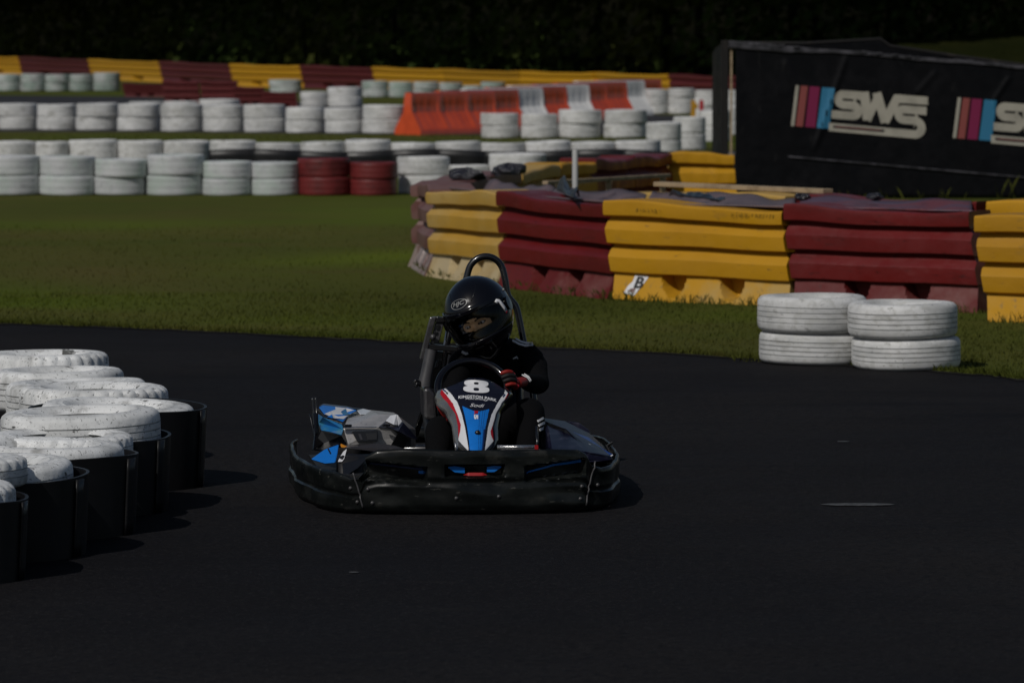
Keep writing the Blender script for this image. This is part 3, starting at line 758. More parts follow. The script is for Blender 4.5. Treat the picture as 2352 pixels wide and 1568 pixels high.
# the sticker sits on the foot, left end: foot slope from z .03 to .17
st = [(-.435, .045), (-.37, .035), (-.345, .095), (-.318, .160), (-.318, .172), (-.395, .172), (-.40, .13), (-.42, .10)]
unit_poly('sticker', st, M['decal_white'])
tv, tf = text_poly('B', 1.0, .03)
mb = MB(); vs = []
xs = [v.x for v in tv]; ys = [v.y for v in tv]
for v in tv:
    s = lerp(-.386, -.338, (v.x - min(xs)) / (max(xs) - min(xs))) + (v.y - min(ys)) * .012; z = lerp(.085, .165, (v.y - min(ys)) / (max(ys) - min(ys)))
    q = on_unit(U3c, s, z); vs.append((q.x, q.y - .004, q.z))
mb.add(vs, tf); mb.build('letter', M['ink'], U3c, fix=False)
unit_poly('smudge', [(-.415, .06), (-.375, .05), (-.372, .085), (-.40, .08)], M['bar_brown_base'], .002)
rnd = random.Random(77)
mb = MB()
for (s0, s1, zc, hh) in ((-.385, -.25, .643, .026), (.15, .385, .640, .034)):
    s = s0
    while s < s1:
        w = rnd.uniform(.0035, .008); h = hh * rnd.uniform(.5, 1)
        a = on_unit(U3c, s, zc); z0 = zc - h / 2 + rnd.uniform(-.004, .004); sl = rnd.uniform(-.006, .006)
        mb.add([(s * BL, a.y - .006, z0), ((s + w * .6) * BL, a.y - .006, z0), ((s + w * .6 + sl) * BL, a.y - .006, z0 + h), ((s + sl) * BL, a.y - .006, z0 + h)], [(0, 1, 2, 3)])
        s += w + rnd.choice((.003, .005, .012))
mk = mat('faded_ink', (.22, .125, .012), .5, .3)
mb.build('faded_writing', mk, U3c, fix=False)

# far wall of long yellow and maroon units
FB = [(-262, 'fr'), (-100, 'fy'), (62, 'fr'), (224, 'fy'), (387, 'fr'), (550, 'fy'), (712, 'fr'), (878, 'fy'), (1042, 'fy'), (1219, 'fy'), (1389, 'fy'), (1560, 'fr'), (1700, 'fr'), (1850, None)]
def ftop(u): return table([(-400, 122), (0, 130), (550, 148.5), (880, 155.5), (1220, 165), (1390, 168), (1650, 175), (2400, 192)], u)
def fp(u):
    g = ground(u, ftop(u), .69); return (g.x, g.y)
names = {'fy': 'yellow', 'fr': 'maroon'}
cnt = {'fy': 0, 'fr': 0}
for (u, k), (u2, _) in zip(FB, FB[1:]):
    cnt[k] += 1
    vis = cnt[k] - (1 if k == 'fr' else 0)
    lb = f'{ORD[cnt[k] - 1]} {names[k]} unit from the left in the far wall below the dark wood'
    if u < -150: continue
    if k == 'fr': lb = f'{ORD[cnt[k] - 2]} maroon unit from the left in the far wall below the dark wood'
    barrier(k, fp(u), fp(u2), lb, 'units of the far yellow and maroon wall', inset=0, name='wall_barrier', dx=.03)
# heap of dark maroon units before the far wall
GH = 'maroon barriers heaped beside the far track'
for (u0, u1, vb, vt, lb) in ((286, 380, 223, 192, 'low maroon barrier at the left end of the far heap'), (378, 462, 243, 186, 'tall maroon barrier in the middle of the far heap'), (464, 552, 243, 186, 'tall maroon barrier just right of the far heap middle'),
                             (540, 612, 247, 200, 'dark maroon barrier leaning out of the far heap'), (606, 686, 249, 212, 'very dark maroon barrier at the right end of the far heap')):
    p, q = gp(u0, vb), gp(u1, vb)
    h = (vb - vt) / FPX * p[1]
    barrier('fr', p, q, lb, GH, inset=.2, hs=h / .69, name='wall_barrier')

# ================================================================== ORANGE AND WHITE BLOCKS
def jersey_mesh(name, m, L_=1.9):
    mb = MB(); n = 57; prof = [(0, .32), (.08, .315), (.10, .305), (.14, .285), (.40, .105), (.46, .098), (.56, .092), (.70, .080), (.745, .07), (.75, .055)]
    rows = len(prof)
    def pt(side, i, k):
        x = (k / n - .5) * L_; z, d = prof[i]
        u = (x / L_ + .5) * 3 % 1
        if .13 < z < .57:
            groove = sstep(.06, .12, u) * sstep(.94, .88, u)
            rib = max(0, math.sin(u * 2 * PI * 4))
            d -= .028 * groove * (1 - .35 * rib)
        return (x * (1 if z < .7 else .985), side * d, z)
    for side in (-1, 1):
        b = len(mb.v)
        for i in range(rows):
            for k in range(n + 1): mb.v.append(pt(side, i, k))
        for i in range(rows - 1):
            for k in range(n):
                mb.f.append((b + i * (n + 1) + k, b + i * (n + 1) + k + 1, b + (i + 1) * (n + 1) + k + 1, b + (i + 1) * (n + 1) + k)); mb.m.append(0)
    m_ = rows * (n + 1); t = (rows - 1) * (n + 1)
    for k in range(n): mb.f.append((t + k, t + k + 1, m_ + t + k + 1, m_ + t + k)); mb.m.append(0)
    for k in (0, n):
        for i in range(rows - 1): mb.f.append((i * (n + 1) + k, (i + 1) * (n + 1) + k, m_ + (i + 1) * (n + 1) + k, m_ + i * (n + 1) + k)); mb.m.append(0)
    return mb.mesh(name, m, smooth=True, angle=25)
JM = {'orange': jersey_mesh('jersey_orange', M['orange']), 'white': jersey_mesh('jersey_white', M['jersey_white'])}
a, b = Vector(gp(1003, 311)), Vector(gp(1462, 259))
seq = ['orange', 'orange', 'white', 'orange', 'white', 'orange', 'orange', 'white', 'orange']
d = b - a; ang = math.atan2(d.y, d.x)
cw, co = 0, 0
for i, k in enumerate(seq):
    c = a.lerp(b, (i + .5) / len(seq))
    o = link_mesh('jersey_barrier', JM[k]); o.location = (c.x, c.y, 0); o.rotation_euler = (0, 0, ang - R(30) + random.uniform(-.05, .05)); o.scale = (d.length / len(seq) / 1.95, 1, 1.0)
    if k == 'orange': co += 1; lb = f'orange plastic road block, {ORD[co - 1]} orange one counted from the nearest'
    else: cw += 1; lb = f'white plastic road block, {ORD[cw - 1]} white one in the orange line from the nearest'
    tag(o, lb, 'road block', 'orange and white road blocks')

# ================================================================== BANNER ENCLOSURE
DB = 51.0
o0 = at(1668, 440, DB)
ppm = FPX / DB
SL = .083
bn = empty('advertising_banner', (o0.x, DB, 0)); tag(bn, 'black vinyl banner wall with a large white logo and colour bars', 'banner')
def bl(u, v):        # picture reading -> banner-plane x, z
    p = at(u, v, DB); return (p.x - o0.x, p.z)
H0 = bl(1680, 95)[1]
BW = bl(2620, 400)[0]
def btop(x): return H0 - .005 - SL * x + .006 * math.sin(x * 5) + .002 * math.sin(x * 17)
FOLDS = []
for (ua, va, ub, vb, h, w) in ((1945, 128, 1871, 340, .020, .030), (2318, 178, 2280, 235, .014, .025), (2150, 165, 2105, 215, .010, .03), (1800, 140, 1830, 200, .008, .05)):
    a_, b_ = bl(ua, va), bl(ub, vb); FOLDS.append((a_[0], a_[1] + SL * a_[0], b_[0], b_[1] + SL * b_[0], h, w))
def fold(x, z):
    f = 0.0
    for (xa, za, xb, zb, h, w) in FOLDS:
        dx, dz = xb - xa, zb - za; L2 = dx * dx + dz * dz
        t = ((x - xa) * dx + (z - za) * dz) / L2
        if -.1 < t < 1.1:
            px, pz = xa + dx * t, za + dz * t
            dd = math.hypot(x - px, z - pz); f += h * math.exp(-(dd / w) ** 2) * sstep(-.1, .1, t) * sstep(1.1, .9, t)
    return f + .010 * math.sin(x * 2.3 + z) + .006 * math.sin(x * 6 + z * 3)
def bpt(x, z, off=0): return (x, -.02 - fold(x, z + SL * x) - off, z)
mb = MB()
mb.grid(lambda s, t: bpt(lerp(.10, BW, s), lerp(.02, 1, t) * btop(lerp(.10, BW, s))), 220, 90)
mb.build('cloth', M['banner'], bn, smooth=True, fix=False).modifiers.new('s', 'SOLIDIFY').thickness = .01
mb = MB()    # pale hem along the top
mb.grid(lambda s, t: bpt(lerp(.02, BW, s), btop(lerp(.02, BW, s)) - lerp(.075 - .045 * sstep(.5, 1.2, lerp(.02, BW, s)), -.012, t) , .018), 160, 4)
mb.build('top_hem', M['banner_edge'], bn, smooth=True, fix=False).modifiers.new('s', 'SOLIDIFY').thickness = .012
mb = MB()    # seam rope along the lower edge
xs0 = bl(1810, 360)
mb.tube([bpt(lerp(xs0[0], BW, i / 30), xs0[1] - .088 * (lerp(xs0[0], BW, i / 30) - xs0[0]), .012) for i in range(31)], .011, 8)
mb.build('lower_seam', M['banner_edge'], bn, smooth=True)
mb = MB(); mb.bar((-.02, .03, -.02), (-.02, .03, H0 + .01), .085, .085, up=(0, 1, 0)); mb.build('corner_post', M['post_dark'], bn, bevel=.006)
mb = MB(); mb.bar((.052, -.005, 0), (.052, -.005, H0 - .01), .022, .02, up=(0, 1, 0)); mb.build('edge_strip', M['timber'], bn)
for x in (1.6, 3.2):
    mb = MB(); mb.bar((x, .06, -.02), (x, .06, btop(x)), .07, .07, up=(0, 1, 0)); mb.build('post', M['post_dark'], bn)
# the side wall and the dark ridge behind
mb = MB(); mb.grid(lambda s, t: (-.05 + .01 * math.sin(9 * s), lerp(.08, 2.6, s), lerp(.0, H0 - .02 - .12 * s, t)), 20, 8); mb.build('side_cloth', M['banner'], bn, smooth=True, fix=False)
DR = 53.0
def rl(u, v): p = at(u, v, DR); return (p.x - o0.x, DR - DB, p.z)
r1 = [rl(1690, 99), rl(1850, 100), rl(2022, 90), rl(2044, 106), rl(2200, 130), rl(2352, 150), rl(2600, 185)]
mb = MB()
low = [(x, y, 0) for x, y, z in r1]
mb.add(r1 + low, [(i, i + 1, i + 8, i + 7) for i in range(6)]); 
mb.build('rear_cloth', M['banner'], bn, fix=False).modifiers.new('s', 'SOLIDIFY').thickness = .01
mb = MB(); mb.tube(r1, .02, 8); mb.build('ridge_pole', M['post_dark'], bn, smooth=True)
# clips along the hem
mb = MB()
for x in (.62, .78, 1.55, 1.72, 1.9, 2.05, 2.15, 2.6, 2.75): mb.box((x, -.035, btop(x) + .008), (.07, .03, .022))
mb.build('clip', M['banner_edge'], bn, bevel=.004)
# logo, twice
def logo(u0, v0):
    ox, oz = bl(u0, v0); k = 1 / 2.6133 / 1.063 / ppm     # one crop unit in metres
    def place(name, vs, fs, m, off=.006, sub=True):
        mb = MB(); bm = bmesh.new()
        vv = [bm.verts.new((p[0], p[1], 0)) for p in vs]
        for f in fs: bm.faces.new([vv[i] for i in f])
        bmesh.ops.triangulate(bm, faces=bm.faces)
        bmesh.ops.subdivide_edges(bm, edges=[e for e in bm.edges if e.calc_length() > 30], cuts=3, use_grid_fill=True)
        bmesh.ops.triangulate(bm, faces=bm.faces)
        bm.verts.index_update()
        pts = []
        for v in bm.verts:
            x = ox + (v.co.x - 870) * k; z = oz - (v.co.y - 410) * k - SL * .93 * (x - ox)
            pts.append(bpt(x, z, off))
        mb.add(pts, [tuple(v.index for v in f.verts) for f in bm.faces]); bm.free()
        return mb.build(name, m, bn, fix=False)
    def bar(x0, x1, lean, y0=412, y1=672): return [(x0 + lean, y0), (x1 + lean, y0), (x1, y1), (x0, y1)]
    place('cream_bar', bar(866, 886, 30), [(0, 1, 2, 3)], M['logo_cream'])
    place('salmon_bar', bar(896, 942, 32), [(0, 1, 2, 3)], M['logo_salmon'])
    place('magenta_bar', bar(957, 1022, 28), [(0, 1, 2, 3)], M['logo_magenta'])
    place('blue_bar', bar(1032, 1112, 32), [(0, 1, 2, 3)], M['logo_blue'])
    parts = [
     stroke([(1335, 449), (1200, 449)] + arc((1200, 481.5), 32.5, 270, 90, 8)[0:] if False else [(1330, 447)] + [(1205, 447)] + arc((1200, 480), 33, -90, -270, 8) + [(1262, 513)] + arc((1262, 546), 33, -90, 90, 8) + [(1124, 579)], 52),
     stroke([(1300, 447), (1362, 447)], 52),
     stroke([(1332, 420), (1356, 600)], 60), stroke([(1352, 600), (1424, 436)], 48), stroke([(1412, 420), (1468, 606)], 58), stroke([(1464, 602), (1540, 449), (1575, 447)], 54),
     stroke([(1530, 447), (1738, 447)], 52),
     stroke([(1730, 512), (1590, 512)] + arc((1584, 545), 33, -90, -270, 8) + [(1658, 578)] + arc((1650, 611), 33, -90, 90, 8, ry=33)[0:] if False else [(1730, 512), (1590, 512)] + arc((1584, 545), 33, -90, -270, 8) + [(1655, 578)] + arc((1655, 622), 44, -90, 90, 10) + [(1108, 660)], 52),
    ]
    vs, fs = [], []
    for a, f in parts:
        b_ = len(vs); vs += a; fs += [tuple(i + b_ for i in q) for q in f]
    for j, (a, f) in enumerate(parts):
        place('lettering', a, f, M['logo_cream'], .006 + .0012 * j)
    place('small_print', [(1135, 648), (1465, 650), (1455, 666), (1135, 664)], [(0, 1, 2, 3)], M['ink'], .02)
    q = [(1150, 652), (1440, 654), (1440, 658), (1150, 657)]
    place('small_print', q, [(0, 1, 2, 3)], M['logo_salmon'], .023)
logo(1818, 194.6)
logo(2190, 222.5)

# ================================================================== BACKGROUND WOOD, BANK AND GRASS
rnd = random.Random(5)
WL = [(-42, 235), (-16, 184), (-8, 160), (0, 134), (5.5, 119), (9, 121), (16, 132), (30, 150), (50, 170)]   # wood edge, x -> y
def wy(x): return table(WL, x)
mb = MB()
def quad(c, s, n=None):
    a = Vector((rnd.gauss(0, 1), rnd.gauss(0, 1), rnd.gauss(0, 1))).normalized(); b = a.orthogonal().normalized(); c2 = a.cross(b)
    k = rnd.uniform(.6, 1.2) * s
    mb.add([c + b * k, c + c2 * k * .6, c - b * k, c - c2 * k * .6], [(0, 1, 2, 3)], 0)
for i in range(30000):
    x = rnd.uniform(-40, 26); d = rnd.uniform(.0, 1) ** 1.6 * 6; y = wy(x) + 2.0 + d
    h = 3.6 + .5 * d
    z = rnd.uniform(0, 1) * h
    dens = .5 + .5 * math.sin(x * 1.3 + 2 * math.sin(x * .37)) * math.sin(x * .61 + 1)
    if rnd.random() > .35 + .65 * dens and z < 2.5 and d < 2: continue
    quad(Vector((x, y, z)), .20)
for i in range(42000):
    x = rnd.uniform(-50, 34); d = rnd.uniform(-7 if x < 5 else 0, 8); y = wy(x) + d
    lo = 3.35 + .5 * abs(math.sin(x * .9)) * (1 if d > -3 else 1.6)
    z = lo + rnd.random() ** 1.3 * (4.2 - .045 * d * d)
    quad(Vector((x, y, z)), .62)
for i in range(46):
    x = rnd.uniform(-44, 26); y = wy(x) + rnd.uniform(4, 9); r = rnd.uniform(.07, .14)
    mb.tube([(x, y, -.1), (x + rnd.uniform(-.2, .2), y, 2.5), (x + rnd.uniform(-.5, .5), y, 6.5)], [r * 1.2, r, r * .6], 8, 1)
wo = mb.build('woodland', [M['leaf'], M['bark']], fix=False)
tag(wo, 'dark mass of shaded trees and undergrowth beyond the track', 'woodland', kind='stuff')
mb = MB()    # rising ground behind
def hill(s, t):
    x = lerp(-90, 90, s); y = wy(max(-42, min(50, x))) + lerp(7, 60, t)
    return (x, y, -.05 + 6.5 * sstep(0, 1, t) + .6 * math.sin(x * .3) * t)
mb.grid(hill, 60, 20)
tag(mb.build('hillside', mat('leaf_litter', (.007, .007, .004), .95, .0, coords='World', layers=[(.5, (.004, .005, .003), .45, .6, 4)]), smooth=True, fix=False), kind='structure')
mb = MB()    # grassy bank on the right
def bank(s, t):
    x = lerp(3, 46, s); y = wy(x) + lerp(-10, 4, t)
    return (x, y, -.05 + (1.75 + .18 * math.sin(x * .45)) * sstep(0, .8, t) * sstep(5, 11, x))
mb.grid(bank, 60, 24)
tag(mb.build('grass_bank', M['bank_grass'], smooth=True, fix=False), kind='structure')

# --- grass blades over the verge between the track and the nearest tyre row
mb = MB(); rnd = random.Random(11)
def edge_y(x):
    for p, q in zip(edge2, edge2[1:]):
        if p.x <= x <= q.x: return lerp(p.y, q.y, (x - p.x) / max(1e-6, q.x - p.x))
    return 1e9
def blade(x, y, h, w, z=0):
    a = rnd.uniform(0, PI); lx, ly = rnd.gauss(0, .35) * h, rnd.gauss(0, .35) * h
    c, s = math.cos(a) * w, math.sin(a) * w
    b = len(mb.v)
    mb.v += [(x - c, y - s, z), (x + c, y + s, z), (x + lx * .45, y + ly * .45, z + h * .65), (x + lx, y + ly, z + h)]
    mb.f += [(b, b + 1, b + 2), (b + 1, b + 3, b + 2)]; mb.m += [0, 0]
n = 0
while n < 34000:
    y = rnd.uniform(24.5, 44) if rnd.random() < .4 else rnd.uniform(24.5, 33)
    x = rnd.uniform(-.122, .122) * y
    if y < edge_y(x) - .04: continue
    patch = .55 + .45 * math.sin(x * 1.9 + math.sin(y * 1.1) * 1.3) * math.sin(y * .8 + x * .6)
    if rnd.random() > .4 + .6 * patch: continue
    n += 1
    blade(x, y, rnd.uniform(.010, .028) * (1 + .6 * (rnd.random() < .05)), rnd.uniform(.003, .007))
# tufts along the asphalt edge, the barrier feet, the white tyres and the banner
for p, q in zip(edge2, edge2[1:]):
    if -4.5 < p.x < 4.5:
        for k in range(90):
            t = rnd.random(); blade(lerp(p.x, q.x, t), lerp(p.y, q.y, t) + abs(rnd.gauss(0, .05)) - .015, rnd.uniform(.02, .055), .005)
for a_, b_ in ((P0, P1), (P1, P2), (P2, P3), (P3, P4), (P4, P5), (q5, (q5[0] + 1.3, q5[1] - .5))):
    for k in range(420):
        t = rnd.random(); cl = rnd.random() ** 2
        blade(lerp(a_[0], b_[0], t), lerp(a_[1], b_[1], t) - abs(rnd.gauss(0, .05)), rnd.uniform(.03, .075) * (.5 + .7 * abs(math.sin(t * 9 + a_[0] * 5))), .005)
for k in range(500):
    blade(rnd.uniform(1.3, 2.75), rnd.uniform(26.2, 26.7), rnd.uniform(.03, .07), .005)
for k in range(46):
    x = rnd.uniform(2.6, 6); blade(x, DB - .1 - abs(rnd.gauss(0, .25)), rnd.uniform(.1, .26) * (1.2 if x > 5.35 else .6), .007)
for k in range(2600):
    y = rnd.uniform(36, 50); x = rnd.uniform(.02, .045) * y; blade(x, y, rnd.uniform(.04, .12), .007)
for k in range(5000):
    y = rnd.uniform(60, 80); x = rnd.uniform(-.12, .06) * y; blade(x, y, rnd.uniform(.03, .07), .010)
tag(mb.build('grass', M['blade'], fix=False), 'short patchy green and brown grass along the track', 'grass', kind='stuff')
# ================================================================== THE KART
KROOT, KROT = Vector((-.227, 18.95, .004)), R(5)
kart = empty('go_kart', KROOT, KROT)
tag(kart, 'black rental go-kart with blue number 8 nose cornering on the asphalt', 'go-kart')
KI = Matrix.Rotation(-KROT, 3, 'Z')
def K(u, v, D):
    return KI @ (at(u, v, D) - KROOT)
def KL(u, v, y):        # picture reading -> kart point lying at local depth y
    D = KROOT.y + y
    for _ in range(6):
        p = K(u, v, D); D += (y - p.y)
    return K(u, v, D)

# ---------------------------------------------------------------- bumper band
BP = [Vector(p) for p in ((-.665, .62, 0), (-.69, .42, 0), (-.70, .2, 0), (-.70, -.05, 0), (-.69, -.28, 0), (-.665, -.48, 0), (-.63, -.64, 0), (-.58, -.77, 0), (-.51, -.865, 0), (-.42, -.915, 0), (-.25, -.945, 0), (0, -.955, 0))]
BP = BP + [Vector((-p.x * (.94 if p.x < -.6 else .97 if p.x < -.5 else 1), p.y, 0)) for p in reversed(BP[:-1])]
bpath = catmull(BP, 14)
bl_ = [0.0]
for p, q in zip(bpath, bpath[1:]): bl_.append(bl_[-1] + (q - p).length)
BT = bl_[-1]
def bp_at(s):
    d = s * BT
    lo, hi = 0, len(bl_) - 1
    while hi - lo > 1:
        m_ = (lo + hi) // 2
        if bl_[m_] <= d: lo = m_
        else: hi = m_
    t = (d - bl_[lo]) / (bl_[hi] - bl_[lo])
    p = bpath[lo].lerp(bpath[hi], t)
    a, b = bpath[max(lo - 1, 0)], bpath[min(hi + 1, len(bpath) - 1)]
    tg = (b - a).normalized()
    return p, Vector((tg.y, -tg.x, 0))
TOPZ = [(-.80, .178), (-.70, .178), (-.62, .170), (-.56, .165), (-.50, .146), (-.468, .150), (-.446, .236), (-.40, .262), (-.30, .268), (-.18, .266), (-.12, .2615), (.10, .2615), (.30, .262), (.42, .256), (.452, .240), (.478, .190), (.52, .176), (.60, .180), (.66, .190), (.80, .190)]
def sgn_x(p):   # signed arc position expressed as |x| at the front, growing along the sides
    return p.x if p.y < -.5 else math.copysign(.66 + .0 * p.y, p.x)
VENTS = [(-.335, .170, .135, .034, -.10), (.325, .176, .120, .030, .10), (-.005, .178, .118, .022, 0)]
def bump_off(p, z, top):
    t = z / top
    o = table([(0, -.030), (.05, -.012), (.14, .000), (.44, .002), (.475, -.006), (.52, -.006), (.57, .001), (.90, .003), (.97, .000), (1.0, -.008)], t)
    x = p.x
    if p.y < -.6:
        for vx, vz, hw, hh, sl in VENTS:
            dx = abs(x - vx) / hw; dz = abs(z - (vz + sl * (x - vx))) / hh
            k = sstep(1.06, .92, dx) * sstep(1.15, .85, dz)
            o -= .050 * k
        # moulded lower panels and dents
        o += .008 * math.sin(x * 9 + 1) * sstep(.5, .3, t) + .006 * math.exp(-((x + .10) / .07) ** 2) * math.exp(-((z - .07) / .05) ** 2)
        o -= .012 * math.exp(-((abs(x) - .475) / .018) ** 2) * sstep(1.0, .9, t)
        o += .010 * sstep(.2, .34, x) * sstep(.48, .40, x) * sstep(.35, .15, t)
    else:
        o += .005 * math.sin(p.y * 13 + math.copysign(1, x)) * sstep(.9, .4, t) + .0012 * math.sin(p.y * 31 + z * 30)
    o += .0022 * math.sin(x * 37 + z * 41) * math.sin(x * 13 - z * 29)
    return o
def bump_pt(s, t):
    p, n = bp_at(s)
    xs = p.x if p.y < -.45 else math.copysign(max(abs(p.x), .63), p.x)
    top = table(TOPZ, xs)
    if p.y > -.3: top += .005 * math.sin(p.y * 7)
    z = .006 + t * (top - .006)
    return p + n * bump_off(p, z, top) + Vector((0, 0, z))
mb = MB(); mb.grid(bump_pt, 420, 46)
bumper = mb.build('bumper', M['kart_black'], kart, smooth=True, fix=False, angle=38)
md = bumper.modifiers.new('s', 'SOLIDIFY'); md.thickness = .010; md.offset = -1
# seams, bolts and coloured slot trims on the bumper
def near(x, z, off=.003):       # a point on the front of the band at local x, height z
    lo, hi = .25, .75
    for _ in range(30):
        m_ = (lo + hi) / 2
        if bp_at(m_)[0].x < x: lo = m_
        else: hi = m_
    p, n = bp_at(lo); top = table(TOPZ, p.x)
    return p + n * (bump_off(p, z, top) + off) + Vector((0, 0, z))
for sx in (-1, 1):
    mb = MB(); mb.tube([near(sx * lerp(.492, .452, t) * 1.0, lerp(.168 if sx < 0 else .205, .03, t), .004) for t in [i / 14 for i in range(15)]], .0038, 8); mb.build('hinge_rod', M['grey_tube'], bumper, smooth=True)
def trim(name, pts, m, off=.002, n=10):
    """ribbon between two polylines given as (x, z_low, z_high)"""
    mb = MB(); vs = []
    for i in range(len(pts) - 1):
        for k in range(n):
            a = [lerp(pts[i][j], pts[i + 1][j], k / n) for j in range(3)]
            vs.append(a)
    vs.append(pts[-1])
    P_ = []
    for x, z0, z1 in vs: P_ += [near(x, z0, off), near(x, z1, off)]
    mb.add(P_, [(2 * i, 2 * i + 2, 2 * i + 3, 2 * i + 1) for i in range(len(vs) - 1)])
    return mb.build(name, m, bumper, fix=False, smooth=True)
trim('slot_trim', [(-.455, .203, .209), (-.33, .191, .198), (-.215, .178, .188)], M['line_dark'])
trim('slot_trim', [(-.232, .166, .176), (-.214, .164, .178), (-.205, .166, .174)], M['decal_blue'], .004)
trim('slot_trim', [(.205, .163, .169), (.32, .190, .198), (.44, .203, .214)], M['decal_blue'], .012)
trim('slot_trim', [(-.112, .190, .194), (-.085, .172, .197), (-.045, .168, .190)], M['decal_blue'], .030)
trim('slot_trim', [(.045, .172, .192), (.075, .172, .197), (.104, .190, .194)], M['decal_blue'], .030)
trim('slot_trim', [(-.05, .160, .162), (-.03, .158, .170), (.03, .158, .170), (.045, .160, .162)], M['red_trim'], .030)
for x, z in ((-.50, .105), (-.432, .104), (-.478, .050), (-.415, .049), (.43, .108), (.425, .058), (.50, .108), (-.08, .07), (.09, .075)):
    q = near(x, z, .001); mb = MB(); mb.lathe([(.0, -.004), (.0075, -.003), (.0085, .004), (0, .005)], 10, 0, 'y', close=False)
    o = mb.build('bolt', M['grey_tube'], bumper, smooth=True); o.location = q

# ---------------------------------------------------------------- floor, wheels, frame
mb = MB(); fl = [(-.30, -.84), (.30, -.84), (.40, -.62), (.36, -.2), (.42, .1), (.42, .75), (-.42, .75), (-.42, .1), (-.36, -.2), (-.40, -.62)]
mb.prism([(x, y, .055) for x, y in fl], (0, 0, -1), .012); mb.build('floor_tray', M['kart_trim'], kart)
mb = MB()
for sx in (-1, 1): mb.tube([(sx * .28, -.8, .075), (sx * .30, -.3, .075), (sx * .36, .2, .075), (sx * .38, .8, .08)], .016, 10, smooth=4)
mb.tube([(-.48, -.53, .10), (.48, -.53, .10)], .014, 10); mb.tube([(-.48, .62, .118), (.48, .62, .118)], .02, 10)
mb.build('chassis', M['tube_black'], kart, smooth=True)
for sx in (-1, 1):
    for (y, r, w_) in ((-.53, .103, .105), (.62, .118, .17)):
        wh = empty('wheel', (sx * (.485 if y < 0 else .47), y, r)); wh.parent = kart
        mb = MB(); h = w_ / 2
        mb.lathe([(.55 * r, -h * .8), (.8 * r, -h), (.94 * r, -h * .9), (r, -h * .6), (r, h * .6), (.94 * r, h * .9), (.8 * r, h), (.55 * r, h * .8)], 40, 0, 'x'); mb.build('tyre', M['rubber'], wh, smooth=True, angle=50)
        mb = MB(); mb.lathe([(0, -h * .5), (.5 * r, -h * .55), (.58 * r, -h * .85), (.58 * r, h * .85), (.5 * r, h * .55), (0, h * .5)], 32, 0, 'x', close=False); mb.build('rim', M['silver_dark'], wh, smooth=True, angle=40)
mb = MB(); mb.tube([(-.45, .84, .14), (-.40, .93, .15), (-.3, .96, .15), (.3, .96, .15), (.40, .93, .15), (.45, .84, .14)], .035, 14, smooth=6); mb.build('rear_bumper', M['kart_black'], kart, smooth=True)
mb = MB(); mb.tube([KL(1142, 1027, -.70), KL(1236, 1027, -.70)], .010, 12); mb.build('cross_tube', M['steel'], kart, smooth=True)
mb = MB(); a = KL(1150, 1036, -.73); b = KL(1240, 1036, -.73); mb.bar(a, b, .012, .02); mb.build('cross_plate', M['grey_tube'], kart)
mb = MB(); mb.tube([KL(1232, 1034, -.72), KL(1234, 1014, -.72), KL(1232, 980, -.66)], .006, 8); mb.build('brake_rod', M['tube_black'], kart, smooth=True)
mb = MB(); mb.box(KL(1232, 1028, -.735), (.014, .01, .022)); mb.build('red_clip', M['red_trim'], kart)
mb = MB(); mb.tube([KL(1048, 1036, -.74), KL(1046.5, 1016, -.73)], .006, 8); mb.build('fairing_pin', M['steel'], kart, smooth=True)

# ---------------------------------------------------------------- nose fairing with the number
# half-widths read as picture columns: (row, left flank, left edge, right edge, right flank)
NR = [(1046, 1070, 1078, 1116, 1118), (1040, 1062, 1071, 1121, 1126), (1024, 1045, 1054, 1132, 1139), (1010, 1042, 1053, 1134, 1143), (981, 1038, 1052, 1131.5, 1143), (952, 1024, 1046.5, 1138.5, 1148),
      (926, 1000, 1029, 1152, 1160), (912, 998, 1016, 1164, 1170), (904, 1004, 1011, 1168, 1172), (896, 1009, 1013, 1162, 1166), (888, 1026, 1030, 1150, 1153), (880, 1046, 1050, 1138, 1140), (873, 1062, 1065, 1124, 1126), (868, 1074, 1076, 1108, 1110)]
def nrow(v, c):
    rows = sorted((r[0], r[c]) for r in NR)
    if v <= rows[0][0]: return rows[0][1]
    for (a, p), (b, q) in zip(rows, rows[1:]):
        if v <= b:
            t = (v - a) / (b - a); t = t * t * (3 - 2 * t) * .35 + t * .65
            return p + (q - p) * t
    return rows[-1][1]
NY0 = lambda v: table([(866, -.225), (880, -.245), (905, -.315), (940, -.43), (980, -.555), (1046, -.715)], v)
def nose_pt(u, v, off=0.0):
    cl, cr = nrow(v, 2), nrow(v, 3)
    mid_ = (cl + cr) / 2 ; half = (cr - cl) / 2
    a = (u - mid_) / half
    bulge = .055 * (1 - a * a) if abs(a) < 1 else -.16 * (abs(a) - 1) * half / 60
    y = NY0(v) - bulge
    return KL(u, v, y - off)
VT, VB = 868, 1046
